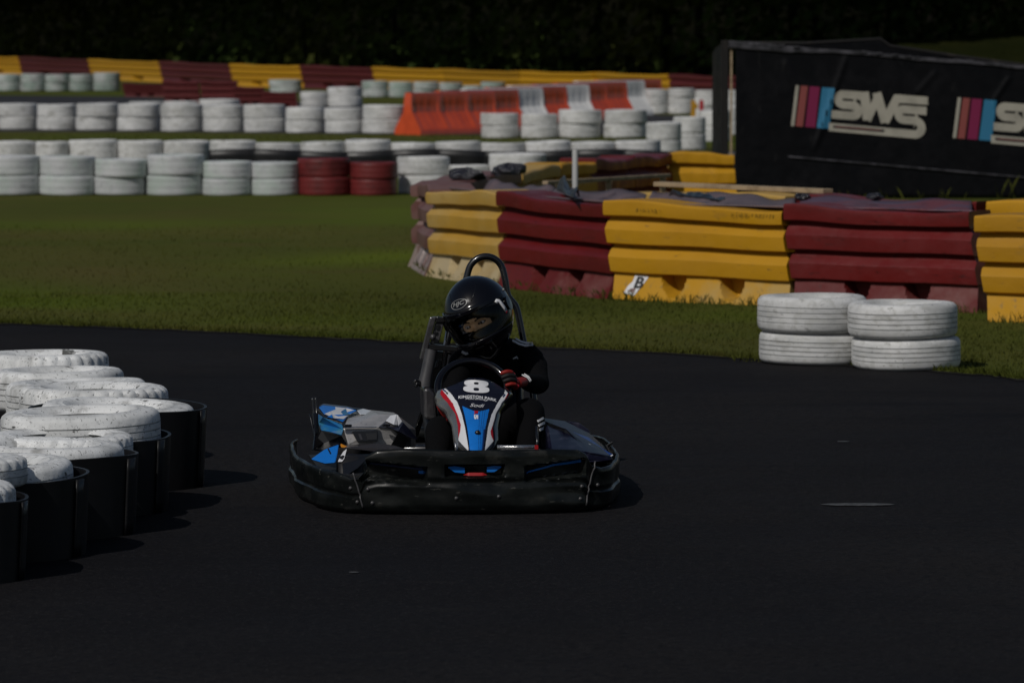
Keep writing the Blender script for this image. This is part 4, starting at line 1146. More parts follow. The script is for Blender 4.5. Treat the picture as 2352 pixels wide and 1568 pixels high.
def nose_mat(u, v):
    # colour areas of the fairing
    tl = [(888, 1033, 1033), (893, 1016, 1022), (905, 1010, 1027), (912, 1013, 1034), (926, 1026, 1047), (952, 1046, 1060), (981, 1051, 1067), (1010, 1053, 1073), (1024, 1055, 1074), (1040, 1068, 1076)]
    L0, R0 = nrow(v, 2), nrow(v, 3)
    # left white stripe inner/outer
    wl_in = table([(880, 1020), (890, 1022), (905, 1037), (926, 1052), (952, 1061), (981, 1068), (1010, 1073), (1030, 1076), (1046, 1076)], v)
    wl_out = table([(880, 1010), (890, 1012), (905, 1024), (926, 1040), (952, 1051), (975, 1058.5), (990, 1057), (1010, 1052), (1046, 1050)], v)
    wr_in = table([(896, 1160), (905, 1158), (912, 1151), (926, 1142.5), (952, 1129), (981, 1121), (1010, 1117), (1030, 1114), (1046, 1113)], v)
    wr_out = table([(896, 1172), (905, 1165), (915, 1160), (926, 1154), (952, 1139.5), (981, 1130), (990, 1126.5), (1000, 1128), (1012, 1134), (1046, 1140)], v)
    bot_l = 1004 + (u - 1053) * 1.05      # lower slanting ends of the white stripes
    if u < wl_in and u >= wl_out: 
        if v > 1012 + (u - 1054) * 1.10: return 3
        return 1
    if u < wl_out: return 2 if v > 893 else 0
    if u > wr_in and u <= wr_out:
        if v > 1036 - (u - 1113) * 1.15: return 0
        return 1
    if u > wr_out: return 2
    # blue centre
    if 1062 <= u <= 1126:
        topv = 946 + 0 * u
        c_ = table([(1063, 932.5), (1075, 938), (1088, 943), (1097, 944.5), (1108, 943), (1118, 940.5), (1126, 938)], u)
        bl_l = table([(930, 1061), (952, 1067), (981, 1073), (1010, 1077), (1040, 1080)], v)
        bl_r = table([(930, 1126), (952, 1121), (981, 1115), (1010, 1112), (1030, 1110), (1040, 1106)], v)
        if v > c_ and bl_l < u < bl_r:
            q = (u - bl_l) / (bl_r - bl_l)
            for lo, hi in ((.635, .655), (.745, .765), (.845, .858)):
                if lo < q < hi: return 5
            if v > 985 and q > .90: return 5
            return 4
    return 0
mb = MB()
nu, nv = 130, 150
mb.grid(lambda a, b: nose_pt(lerp(nrow(lerp(VT, VB, b), 2), nrow(lerp(VT, VB, b), 3), a), lerp(VT, VB, b)), nu, nv,
        lambda a, b: nose_mat(lerp(nrow(lerp(VT, VB, b), 2), nrow(lerp(VT, VB, b), 3), a), lerp(VT, VB, b)))
nose = mb.build('nose_fairing', [M['navy'], M['decal_white'], M['decal_red'], M['grey_tube'], M['decal_blue'], M['line_dark']], kart, smooth=True, fix=False)
md = nose.modifiers.new('s', 'SOLIDIFY'); md.thickness = .006; md.offset = 1
# side flanks of the fairing
for c_in, c_out, m, nm in ((2, 1, M['flank'], 'fairing_flank'), (3, 4, M['gloss_black'], 'fairing_flank')):
    mb = MB()
    def fl_(a, b):
        v = lerp(892, 1044, b); ue = nrow(v, c_in); uo = nrow(v, c_out)
        e = nose_pt(ue, v); q = KL(uo, v + 2 * a, e.y + .115)
        r_ = e.lerp(q, a); out = -1 if c_in == 2 else 1
        return r_ + Vector((out * .010 * math.sin(PI * a), .0, 0))
    mb.grid(fl_, 14, 60)
    o = mb.build(nm, m, kart, smooth=True, fix=False); o.modifiers.new('s', 'SOLIDIFY').thickness = .005
# writing on the fairing
def on_nose(name, txt, cu, cv, width, height, m, offset=0.0, arch=0.0, slope=0.0, shear=0.0, rot=0, lift=.004, sub=3.0, spacing=1.0, persp=0.0):
    vs, fs = text_poly(txt, 1.0, offset, shear, 4, spacing) if isinstance(txt, str) else txt
    xs = [v[0] for v in vs]; ys = [v[1] for v in vs]
    x0, x1, y0, y1 = min(xs), max(xs), min(ys), max(ys)
    bm = bmesh.new(); vv = []
    for v in vs:
        x = ((v[0] - x0) / (x1 - x0) - .5) * width; y = ((v[1] - y0) / (y1 - y0) - .5) * height
        x *= 1 + persp * (-y / height)
        if rot: x, y = x * math.cos(rot) - y * math.sin(rot), x * math.sin(rot) + y * math.cos(rot)
        vv.append(bm.verts.new((x, y, 0)))
    for f in fs:
        try: bm.faces.new([vv[i] for i in f])
        except ValueError: pass
    bmesh.ops.triangulate(bm, faces=bm.faces)
    for _ in range(2):
        es = [e for e in bm.edges if e.calc_length() > sub * 2]
        if es: bmesh.ops.subdivide_edges(bm, edges=es, cuts=1); bmesh.ops.triangulate(bm, faces=bm.faces)
    bm.verts.index_update()
    pts = [nose_pt(cu + v.co.x, cv - v.co.y + slope * v.co.x + arch * v.co.x ** 2, lift) for v in bm.verts]
    mb = MB(); mb.add(pts, [tuple(v.index for v in f.verts) for f in bm.faces]); bm.free()
    return mb.build(name, m, nose, fix=False)
def ring(cx_, cy_, rx, ry, hx, hy, n=40):
    vs, fs = [], []
    for i in range(n):
        a = 2 * PI * i / n; sq = lambda t: math.copysign(abs(t) ** .72, t)
        vs.append((cx_ + rx * sq(math.cos(a)), cy_ + ry * sq(math.sin(a)))); vs.append((cx_ + hx * sq(math.cos(a)), cy_ + hy * sq(math.sin(a))))
    for i in range(n):
        j = (i + 1) % n; fs.append((2 * i, 2 * j, 2 * j + 1, 2 * i + 1))
    return vs, fs
a1, f1 = ring(0, 6.9, 27.4, 7.6, 5.5, 2.7); a2, f2 = ring(0, -6.6, 29.6, 7.9, 6.4, 3.6)
on_nose('number', (a1 + a2, f1 + [tuple(i + len(a1) for i in f) for f in f2]), 1094, 887, 60, 29, M['decal_white'], slope=.05, lift=.005)
on_nose('lettering', 'KINGSTON PARK', 1097, 911, 88, 6.6, M['decal_white'], .028, arch=.0024, slope=.085, spacing=1.06)
on_nose('lettering', 'Raceway', 1096, 916, 54, 6.0, M['decal_white'], .0, arch=.0022, slope=.075, shear=.35, lift=.0046)
on_nose('lettering', 'Sodi', 1096, 930.5, 34, 7.5, M['decal_white'], .0, slope=.06, shear=.4)
on_nose('lettering', '5', 1093.5, 957, 11, 9.5, M['decal_white'], .06, rot=-PI / 2)
on_nose('lettering', 'R', 1093.5, 947.5, 9, 9.0, M['decal_red'], .06, rot=-PI / 2)
def bolt_on(u, v):
    q = nose_pt(u, v, .003); mb = MB(); mb.lathe([(0, -.008), (.008, -.007), (.012, .001)], 14, 0, 'y', close=False); o = mb.build('bolt', M['kart_trim'], nose, smooth=True); o.location = q
bolt_on(1097, 994)
def dash(u0, v0, u1, v1, w_, m):
    a, f = stroke([(u0, v0), (lerp(u0, u1, .5), lerp(v0, v1, .5)), (u1, v1)], w_)
    mb = MB(); mb.add([nose_pt(p[0], p[1], .004) for p in a], f); mb.build('small_print', m, nose, fix=False)
dash(1017, 893.5, 1024, 899, 3.2, M['line_dark']); dash(1025, 900, 1028, 904, 4.0, M['ink']); dash(1155, 911, 1160, 905, 2.6, M['line_dark'])

# ---------------------------------------------------------------- steering wheel and column
wc = KL(1086, 893, -.18)
Wm = Matrix.Rotation(R(-38), 3, 'X')
mb = MB()
rim_pts = []
for i in range(48):
    a = 2 * PI * i / 48; q = Vector((.147 * math.cos(a), 0, .140 * math.sin(a)))
    if math.sin(a) < -.75: q.z = -.105
    rim_pts.append(wc + Wm @ q)
mb.tube(rim_pts, .0155, 14, closed=True)
sw = mb.build('steering_wheel', M['gloss_black'], kart, smooth=True)
mb = MB()
for a in (200, 340): mb.bar(wc + Wm @ Vector((0, .02, 0)), wc + Wm @ Vector((.14 * math.cos(R(a)), 0, .13 * math.sin(R(a)))), .03, .006)
mb.lathe([(0, -.01), (.035, -.01), (.035, .02), (0, .02)], 20, 0, 'y', close=False)
for i in range(len(mb.v) - 20 * 4, len(mb.v)): mb.v[i] = tuple(wc + Wm @ Vector(mb.v[i]))
mb.build('spokes', M['kart_trim'], sw)
mb = MB(); mb.tube([wc, (0.02, -.52, .12)], .012, 10); mb.build('steering_column', M['tube_black'], kart, smooth=True)

# ---------------------------------------------------------------- seat, roll hoop, belt tower
def skinned(name, mats, pts, parent=None, sub=2, root=0, mi=0):
    """pts: list of (co, radius, parent index) -> smooth skinned mesh data"""
    me = bpy.data.meshes.new(name)
    me.from_pydata([tuple(p[0]) for p in pts], [(i, p[2]) for i, p in enumerate(pts) if p[2] is not None], [])
    o = bpy.data.objects.new(name, me); COL.objects.link(o)
    md = o.modifiers.new('skin', 'SKIN'); md.use_smooth_shade = True
    if not me.skin_vertices: me.attributes
    for i, p in enumerate(pts):
        sv = me.skin_vertices[0].data[i]
        r = p[1] if isinstance(p[1], tuple) else (p[1], p[1])
        sv.radius = r; sv.use_root = (i == root)
    sb = o.modifiers.new('sub', 'SUBSURF'); sb.levels = sub; sb.render_levels = sub
    bpy.context.view_layer.update()
    m2 = bpy.data.meshes.new_from_object(o.evaluated_get(bpy.context.evaluated_depsgraph_get()))
    vs = [v.co.copy() for v in m2.vertices]; fs = [tuple(p.vertices) for p in m2.polygons]
    bpy.data.objects.remove(o); bpy.data.meshes.remove(me); bpy.data.meshes.remove(m2)
    return vs, fs

SX = .10     # the seat sits off-centre
mb = MB()
def seat_pt(a, b):
    ang = lerp(R(205), R(-25), a); h = lerp(.07, .50, b)
    w_ = table([(.07, .15), (.2, .195), (.5, .205)], h); dpt = table([(.07, .12), (.25, .16), (.5, .15)], h)
    lean = table([(.07, .36), (.5, .58)], h)
    return (SX + w_ * math.cos(ang) * (1.0), lean + dpt * math.sin(ang) * .75 - .10 * (abs(math.cos(ang)) ** 3) * (1 - b * .6), h - .12 * (abs(math.cos(ang)) ** 4) * b)
mb.grid(seat_pt, 36, 16)
so = mb.build('seat', M['seat'], kart, smooth=True, fix=False); so.modifiers.new('s', 'SOLIDIFY').thickness = .02
mb = MB(); mb.prism([KL(973, 893, .12), KL(986, 890, .12), KL(1000, 905, .12), KL(1003, 965, .12), KL(975, 963, .12)], (0, 1, 0), .25); mb.build('side_shield', M['silver_dark'], kart, bevel=.012)
hoop = [KL(1003, 1000, .42), KL(1012, 900, .46), KL(1026, 790, .50), KL(1062, 668, .54), KL(1071, 640, .545), KL(1080, 611, .55), KL(1097, 594, .55), KL(1117, 589, .55), KL(1137, 595, .55), KL(1152, 612, .55), KL(1160, 640, .545), KL(1166, 676, .54), KL(1173, 688, .54), KL(1185, 704, .535), KL(1192, 730, .53), KL(1202, 780, .52), KL(1218, 860, .50), KL(1232, 960, .46)]
mb = MB(); mb.tube(hoop, .0145, 16, smooth=5); mb.build('roll_hoop', M['tube_black'], kart, smooth=True)
mb = MB(); mb.tube([KL(1020, 800, .49), KL(1110, 838, .50), KL(1204, 800, .51)], .013, 12, smooth=4)
mb.tube([KL(1025, 790, .50), (-.12, .9, .16)], .013, 12); mb.tube([KL(1203, 790, .51), (.28, .9, .16)], .013, 12); mb.build('hoop_brace', M['tube_black'], kart, smooth=True)
# belt tower at the picture-left of the driver
tw = empty('belt_tower', (0, 0, 0)); tw.parent = kart
def plate(name, pts, y, depth, m, bev=.004):
    mb = MB(); mb.prism([KL(u, v, y) for u, v in pts], (0, 1, 0), depth); return mb.build(name, m, tw, bevel=bev)
plate('upright_plate', [(988, 729), (1003, 727), (976, 826), (964, 824)], .22, .035, M['silver_dark'])
plate('top_plate', [(1003, 727), (1036, 730), (1034, 741), (1000, 741)], .225, .04, M['kart_trim'])
plate('inner_plate', [(1000, 741), (1020, 741), (1008, 790), (988, 790)], .235, .02, M['grey_tube'])
plate('dark_slot', [(1003, 746), (1011, 746), (1009, 757), (1002, 757)], .228, .008, M['kart_trim'], .001)
plate('dark_slot', [(997, 762), (1006, 762), (1004, 768), (996, 768)], .228, .008, M['kart_trim'], .001)
plate('cross_plate', [(980, 789), (1052, 797), (1052, 808), (976, 803)], .225, .05, M['kart_trim'])
plate('lower_arm', [(996, 806), (1020, 808), (1006, 892), (990, 892)], .26, .03, M['kart_trim'])
plate('arm_bracket', [(1003, 826), (1010, 826), (1006, 845), (998, 845)], .24, .02, M['silver_dark'])
mb = MB(); mb.tube([KL(991, 803, .20), KL(979, 862, .19), KL(976.5, 874, .188), KL(975, 888, .186)], [.026, .026, .0285, .030], 20); mb.build('grey_tube', M['grey_tube'], tw, smooth=True, angle=50)
mb = MB(); mb.lathe([(0, -.012), (.010, -.010), (.013, 0), (.010, .006)], 16, 0, 'y', close=False); o = mb.build('round_knob', M['grey_tube'], tw, smooth=True); o.location = KL(994.5, 774, .215)
for (u, v) in ((957, 877), (960, 884)):
    mb = MB(); mb.tube([KL(u + 8, v + 2, .17), KL(u - 2, v - 4, .16), KL(u - 4, v + 4, .16)], .0075, 10, smooth=3); mb.build('hook', M['kart_trim'], tw, smooth=True)
mb = MB(); mb.tube([KL(1028, 752, .30), KL(1022, 790, .29), KL(1013, 850, .27)], .0065, 10); mb.build('belt_rod', M['steel'], tw, smooth=True)

# ---------------------------------------------------------------- side pod on the picture-left, with engine cowl
def hull(name, rings, m, parent, bevel=.006, smooth=False):
    """rings: equally long lists of points front to back"""
    mb = MB(); n = len(rings[0]); b0 = 0
    vs = [p for r_ in rings for p in r_]
    fs = [tuple(range(n))]
    for i in range(len(rings) - 1):
        for j in range(n):
            k = (j + 1) % n; fs.append((i * n + j, i * n + k, (i + 1) * n + k, (i + 1) * n + j))
    fs.append(tuple((len(rings) - 1) * n + j for j in range(n))[::-1])
    mb.add(vs, fs)
    return mb.build(name, m, parent, bevel=bevel, smooth=smooth, angle=30 if smooth else None)
pod = empty('side_pod', (0, 0, 0)); pod.parent = kart
pod['label'] = 'silver and blue side pod with a black air slot'
def panel(name, pts, m, par, depth=.012, bevel=.003):
    """pts (u, v, y) : faceted plate with thickness"""
    q = [KL(*p) for p in pts]
    mb = MB(); mb.prism(q, (0, 1, -.15), depth); return mb.build(name, m, par, bevel=bevel)
# body of the cowl: lower face, bonnet, facets
hull('cowl', [[KL(788, 983, -.40), KL(869, 981, -.40), KL(905, 985, -.38), KL(918, 1002, -.36), KL(925, 1028, -.36), KL(800, 1022, -.42)],
              [KL(797, 961, -.20), KL(868, 951, -.22), KL(912, 953, -.22), KL(942, 985, -.2), KL(945, 1028, -.2), KL(795, 1024, -.25)],
              [KL(800, 946, .10), KL(850, 941, .10), KL(905, 947, .10), KL(955, 985, .1), KL(955, 1028, .1), KL(795, 1024, .1)]], M['silver'], pod, .005)
panel('bonnet_dark', [(869, 980.5, -.403), (884, 968, -.33), (911, 952, -.225), (908, 975, -.34), (906, 984, -.385)], M['silver_dark'], pod, .010)
panel('glint_facet', [(886, 966, -.335), (897, 953.5, -.245), (912, 951, -.225), (914, 976, -.33), (905, 975, -.372)], M['glint_white'], pod, .014)  # sun glints painted white on the cowl corner
panel('glint_facet', [(912.5, 951, -.228), (924, 968, -.26), (914.5, 980, -.335)], M['glint_white'], pod, .014)
panel('navy_nose', [(886, 978, -.392), (914, 981, -.352), (926, 969, -.28), (948, 993, -.24), (960, 1009, -.26), (940, 1004, -.36), (915, 990, -.42)], M['pod_navy'], pod, .02)
panel('under_nose', [(915, 992, -.415), (938, 1005, -.37), (930, 1028, -.38), (898, 1022, -.41)], M['kart_trim'], pod, .05)
panel('slot_frame', [(808, 990, -.428), (868, 988, -.425), (868, 1013, -.435), (821, 1014, -.438)], M['kart_trim'], pod, .02, .002)
panel('slot_rib', [(823, 996, -.432), (829, 996, -.432), (834, 1010, -.438), (828, 1010, -.438)], M['silver_dark'], pod, .004, .001)
panel('slot_rib', [(840, 995, -.431), (866, 994, -.431), (866, 1009, -.437), (844, 1010, -.437)], M['seat'], pod, .004, .001)
panel('cowl_lip', [(786, 983, -.43), (862, 981.5, -.425), (868, 979.5, -.41), (790, 980, -.412)], M['silver_dark'], pod, .006, .001)
for u, v in ((793, 977), (881, 976)):
    q = KL(u + 6, v, -.42); mb = MB(); mb.box(q, (.034, .012, .010)); mb.build('cowl_latch', M['gloss_black'], pod, bevel=.004)
panel('lower_lip', [(795, 1021, -.43), (868, 1018, -.43), (905, 1022, -.42), (930, 1030, -.42), (860, 1036, -.47), (790, 1028, -.47)], M['silver_dark'], pod, .02)
# rear corner of the engine cover, sun glint painted white
panel('rear_corner', [(820, 942, -.10), (833, 938, .02), (856, 943, .06), (867, 946.5, .08), (842, 951, -.12), (828, 952, -.16)], M['glint_white'], pod, .02)
panel('rear_edge', [(800, 935, .10), (832, 938, .06), (831, 952, -.10), (822, 944, -.06)], M['kart_trim'], pod, .02)
# blue and white outer fairing
panel('outer_panel', [(732, 934, .0), (742, 929.5, .06), (795, 935, .06), (820, 942, -.08), (800, 953, -.18), (788, 969, -.30), (768, 961, -.30), (745, 951, -.26)], M['decal_blue'], pod, .03, .006)
panel('top_rim', [(733, 932, .02), (743, 926.5, .09), (796, 932.5, .09), (822, 939, .02), (795, 936, .04), (743, 930, .05)], M['silver_dark'], pod, .02, .002)
panel('panel_white', [(745, 950, -.267), (757, 945, -.20), (771, 939.5, -.09), (770, 934, .02), (797, 937, .02), (818, 942.5, -.08), (799, 954, -.187), (789, 962, -.262), (768, 960, -.297)], M['decal_white'], pod, .004, .001)
panel('panel_blue', [(784, 944, -.12), (794, 938, -.02), (797, 946, -.10), (803, 951, -.17), (793, 953, -.20), (783, 949, -.16)], M['decal_blue_worn'], pod, .004, .001)
panel('panel_blue', [(751, 957, -.302), (763, 951, -.27), (765, 960, -.302)], M['decal_blue'], pod, .004, .001)
panel('edge_line', [(731, 938, -.06), (744, 953, -.28), (787, 970, -.322), (787, 973, -.328), (743, 957, -.288), (730, 941, -.066)], M['kart_trim'], pod, .012, .001)
panel('side_blue', [(731, 950, -.18), (743, 958, -.29), (786, 974, -.33), (789, 985, -.36), (785, 1000, -.36), (760, 992, -.34), (738, 988, -.28), (732, 972, -.22)], M['decal_blue_worn'], pod, .03, .006)
panel('low_blue', [(714, 1054, -.52), (745, 1032, -.44), (779, 1020, -.42), (776, 1040, -.50), (771, 1062, -.58), (746, 1064, -.58)], M['decal_blue'], pod, .03, .006)
panel('low_line', [(752, 1030, -.447), (755, 1029, -.447), (763, 1044, -.505), (772, 1051, -.535), (771, 1054, -.545), (760, 1047, -.515)], M['kart_trim'], pod, .004, .001)
panel('white_strip', [(789, 1036, -.49), (797, 1030, -.47), (791, 1052, -.58), (786, 1060, -.60), (776, 1060, -.60), (780, 1050, -.55)], M['decal_white'], pod, .010, .002)
panel('amber_tab', [(782, 1022, -.44), (783, 1018, -.43), (798, 1025, -.455), (794, 1028, -.465), (784, 1027, -.46)], M['amber'], pod, .012, .002)
panel('dark_web', [(738, 990, -.20), (785, 1000, -.22), (799, 1022, -.30), (778, 1022, -.34), (740, 1034, -.36), (718, 1030, -.2), (722, 996, -.1)], M['kart_trim'], pod, .10, .004)
panel('wheel_cave', [(800, 1040, -.52), (852, 1046, -.56), (822, 1074, -.66), (790, 1096, -.72), (786, 1064, -.60)], M['kart_trim'], pod, .05, .004)
# thin uprights at the outer corner
for pts in (((717, 912, -.02), (720, 940, -.03), (722, 985, -.06)), ((724, 912, -.02), (727, 940, -.03), (727, 990, -.08)), ((712, 951, -.10), (719, 985, -.14), (724, 1004, -.18), (722, 1030, -.2))):
    mb = MB(); mb.tube([KL(*p) for p in pts], .0042, 8, smooth=3); mb.build('thin_upright', M['tube_black'], kart, smooth=True)
panel('corner_bracket', [(718, 946, -.06), (731, 948, -.06), (735, 1000, -.16), (748, 1016, -.2), (718, 1034, -.3), (722, 1000, -.2)], M['tube_black'], kart, .02, .004)
# ---------------------------------------------------------------- side pod on the picture-right
pod2 = empty('side_pod', (0, 0, 0)); pod2.parent = kart
hull('pod_body', [[KL(1262, 1036, -.66), KL(1340, 1037, -.70), KL(1408, 1048, -.60), KL(1408, 1062, -.60), KL(1340, 1062, -.70), KL(1262, 1060, -.66)],
                  [KL(1254, 985, -.30), KL(1300, 990, -.34), KL(1385, 1030, -.40), KL(1402, 1060, -.38), KL(1340, 1060, -.40), KL(1254, 1050, -.30)],
                  [KL(1244, 958, .05), KL(1298, 966, .05), KL(1352, 993, .05), KL(1402, 1036, .05), KL(1400, 1060, .05), KL(1244, 1050, .05)]], M['pod_navy'], pod2, .012, True)
mb = MB(); mb.prism([(-.50, -.80, .150), (-.10, -.88, .165), (.10, -.88, .165), (.46, -.80, .150), (.60, -.45, .130), (.62, .3, .130), (-.62, .3, .130), (-.60, -.45, .130)], (0, 0, -1), .012); mb.build('deck', M['rubber'], kart)
panel('pod_graphic', [(1285, 984, -.30), (1318, 992, -.25), (1352, 1004, -.22), (1385, 1030, -.40), (1407, 1043, -.46), (1366, 1050, -.53), (1358, 1044, -.53), (1335, 1018, -.42), (1310, 1000, -.36)], M['pod_blue'], pod2, .008, .002)
panel('pod_crease', [(1252, 967, -.12), (1300, 985, -.36), (1335, 1012, -.45), (1352, 1036, -.56), (1348, 1037, -.56), (1326, 1014, -.455), (1296, 992, -.37), (1252, 975, -.16)], M['kart_trim'], pod2, .006, .001)
panel('pod_glint', [(1338, 1013, -.418), (1352, 1018, -.42), (1358, 1021, -.43), (1340, 1018, -.43)], M['decal_white'], pod2, .003, .0005)  # pale reflections on the pod painted as thin streaks
panel('pod_glint', [(1300, 996, -.375), (1330, 1009, -.44), (1328, 1011, -.445), (1298, 998, -.38)], M['glint_white'], pod2, .003, .0005)
panel('pod_edge', [(1360, 1051, -.55), (1395, 1049, -.52), (1407, 1043, -.48), (1408.5, 1045, -.485), (1396, 1052, -.53), (1360, 1053.5, -.555)], M['glint_white'], pod2, .006, .001)  # edge highlight laid on as a white sliver
panel('rear_hump', [(1300, 966, .12), (1330, 970, .10), (1354, 988, .08), (1358, 1000, .06), (1330, 985, .08)], M['pod_navy'], pod2, .05, .006)
panel('end_fin', [(1392, 1022, .02), (1408, 1012, .02), (1409, 1016, .02), (1400, 1026, .02), (1408, 1044, .0), (1402, 1046, .0)], M['kart_trim'], pod2, .05, .003)

# ================================================================== THE DRIVER
drv = empty('person', KROOT + Vector((.05, .40, .05)), KROT)
tag(drv, 'driver in black tracksuit, black full-face helmet and red gloves steering the kart', 'person')
DO = Matrix.Rotation(KROT, 3, 'Z').inverted() @ (drv.location - KROOT)
def kd(p): return Vector(p) - DO        # kart-local -> driver-local
def J(u, v, y): return kd(KL(u, v, y))
pelvis = kd((SX, .40, .17)); belly = kd((SX - .01, .47, .30)); chest = J(1140, 838, .48); upper = J(1138, 812, .48); neck = J(1128, 792, .46); nt_ = J(1116, 765, .42)
shR, elR, wrR = J(1222, 822, .44), J(1240, 884, .20), J(1203, 876, .0)
shL, elL, wrL = J(1064, 828, .42), J(1040, 902, .20), J(1068, 928, .02)
hipR, knR, anR, toR = kd((SX + .09, .36, .16)), J(1222, 938, -.10), kd((.235, -.50, .13)), kd((.25, -.62, .10))
hipL, knL, anL, toL = kd((SX - .09, .36, .16)), J(1010, 985, -.12), kd((-.13, -.50, .13)), kd((-.15, -.62, .10))
pts = [(pelvis, (.15, .11), None), (belly, (.13, .105), 0), (chest, (.15, .11), 1), (upper, (.12, .085), 2), (neck, .062, 3), (nt_, .055, 4),
       (upper.lerp(shR, .5), .083, 3), (shR, .066, 6), (shR.lerp(elR, .5), .053, 7), (elR, .046, 8), (elR.lerp(wrR, .5), .044, 9), (wrR, .033, 10),
       (upper.lerp(shL, .5), .085, 3), (shL, .070, 12), (shL.lerp(elL, .5), .058, 13), (elL, .050, 14), (elL.lerp(wrL, .5), .044, 15), (wrL, .033, 16),
       (hipR, .095, 0), (hipR.lerp(knR, .5), .085, 18), (knR, .066, 19), (knR.lerp(anR, .45), .058, 20), (anR, .043, 21), (toR, .038, 22), (toR + Vector((.01, -.09, .03)), .03, 23),
       (hipL, .095, 0), (hipL.lerp(knL, .5), .085, 25), (knL, .068, 26), (knL.lerp(anL, .45), .058, 27), (anL, .043, 28), (toL, .038, 29), (toL + Vector((-.01, -.09, .03)), .03, 30)]
bv, bf = skinned('body', None, pts, sub=3)
body = MB(); body.add(bv, bf, 0)
# cloth folds: push the surface along a wrinkle field
for i, p in enumerate(body.v):
    q = Vector(p); f = math.sin(q.x * 55 + 3 * math.sin(q.z * 30)) * math.sin(q.z * 48 + 2 * math.sin(q.y * 25))
    body.v[i] = tuple(q + (q - chest).normalized() * .0035 * f)
# head inside the helmet
HC = J(1099, 719, .22)
HM = Matrix.Rotation(R(-22), 3, 'Y') @ Matrix.Rotation(R(-21), 3, 'Z') @ Matrix.Rotation(R(5), 3, 'X')
def H(p): return HC + HM @ Vector(p)
EZ = -.022
def head_pt(a, b):
    lo, la = 2 * PI * a, lerp(-PI / 2, PI / 2, b)
    x, y, z = .076 * math.cos(la) * math.sin(lo), -.098 * math.cos(la) * math.cos(lo), .125 * math.sin(la) - .005
    if y < 0:
        zz = z - EZ
        nose_ = math.exp(-(x / .011) ** 2) * sstep(.012, -.035, zz) * sstep(-.075, -.045, zz)
        y -= .022 * nose_
        for sx in (-1, 1):
            y += .009 * math.exp(-((x - sx * .032) / .016) ** 2 - (zz / .011) ** 2)
        y -= .005 * math.exp(-((zz - .022) / .009) ** 2) * sstep(.062, .05, abs(x))
        y -= .026
    return H((x, y, z))
def head_m(a, b):
    lo, la = 2 * PI * a, lerp(-PI / 2, PI / 2, b)
    x, y, z = .076 * math.cos(la) * math.sin(lo), -.098 * math.cos(la) * math.cos(lo), .125 * math.sin(la) - .005 - EZ
    if y < 0 and abs(x) < .064 and -.021 < z < .032 - 8 * x * x:
        for sx in (-1, 1):
            dx = abs(x - sx * .033)
            if dx < .021 and abs(z - (.0205 + .006 * (1 - (dx / .021) ** 2) - .003)) < .0034: return 2
            if dx < .017 and abs(z) < .0042 * (1 - (dx / .017) ** 2) + .0022: return 2
        return 1
    return 0
body.grid(head_pt, 200, 160, head_m, True)
for sx in (-1, 1):
    c = H((sx * .033, -.1055, EZ)); 
    def eye(a, b, c=c): la = lerp(-PI / 2, PI / 2, b); return c + HM @ Vector((.0115 * math.cos(la) * math.cos(2 * PI * a), -.0105 * math.cos(la) * math.sin(2 * PI * a), .0068 * math.sin(la)))
    body.grid(eye, 24, 12, 3, True)
    c2 = H((sx * .033 - .001, -.1128, EZ))
    def iris(a, b, c2=c2): la = lerp(-PI / 2, PI / 2, b); return c2 + HM @ Vector((.0058 * math.cos(la) * math.cos(2 * PI * a), -.0042 * math.cos(la) * math.sin(2 * PI * a), .0058 * math.sin(la)))
    body.grid(iris, 20, 10, 4, True)
bo = body.build('body', [M['suit'], M['skin'], M['brow'], M['eye_white'], M['iris']], drv, smooth=True, fix=False)

# ---------------------------------------------------------------- helmet
def helm(lo, la, k=1.0):
    """lo 0 = face direction, la latitude"""
    c, s = math.cos(la), math.sin(la)
    rx, ry = .136, (.158 if abs(lo) < PI / 2 else .168)
    rz = .150 if la > 0 else .168
    x, y, z = rx * c * math.sin(lo), -ry * c * math.cos(lo), rz * s
    front = max(0, math.cos(lo)) 
    # chin bar pushes out and squares off, the neck narrows at the back
    ch = sstep(-.02, -.10, z) * front ** 1.5
    y -= .034 * ch; x *= 1 + .05 * ch
    if z < 0: 
        back_ = max(0, -math.cos(lo)); x *= 1 - .10 * back_ * sstep(0, -.14, z); y *= 1 - .16 * back_ * sstep(0, -.14, z)
    # soft crown ridge and brow step
    y -= .006 * math.exp(-((z - .060) / .014) ** 2) * front ** .6
    k2 = k + .012 * math.exp(-(x / .05) ** 2) * max(0, s)
    return Vector((x * k2, y * k2, z * (k2 if z > 0 else k)))
def in_port(lo, la):
    z = helm(lo, la).z - (EZ + .004)
    a = abs(lo) / R(70)
    return a < 1 and abs(z + .000) < .058 * (1 - a ** 4) ** .5
hel = empty('helmet', HC); hel.parent = drv
hel.rotation_euler = HM.to_euler(); hel.scale = (1.06, 1.05, 1.06)
hel['label'] = 'glossy black full-face helmet with raised brow and clear visor'
LA0, LA1 = math.asin(max(-1, -.148 / .168)), PI / 2
mb = MB(); nu, nv = 180, 130
vs = [helm(lerp(-PI, PI, i / nu), lerp(LA0, LA1, j / nv)) for j in range(nv + 1) for i in range(nu)]
fs = []
for j in range(nv):
    for i in range(nu):
        lo, la = lerp(-PI, PI, (i + .5) / nu), lerp(LA0, LA1, (j + .5) / nv)
        if in_port(lo, la): continue
        k = (i + 1) % nu
        fs.append((j * nu + i, j * nu + k, (j + 1) * nu + k, (j + 1) * nu + i))
mb.add(vs, fs)
sh = mb.build('shell', M['gloss_black'], hel, smooth=True, fix=False); md = sh.modifiers.new('s', 'SOLIDIFY'); md.thickness = .022; md.offset = -1
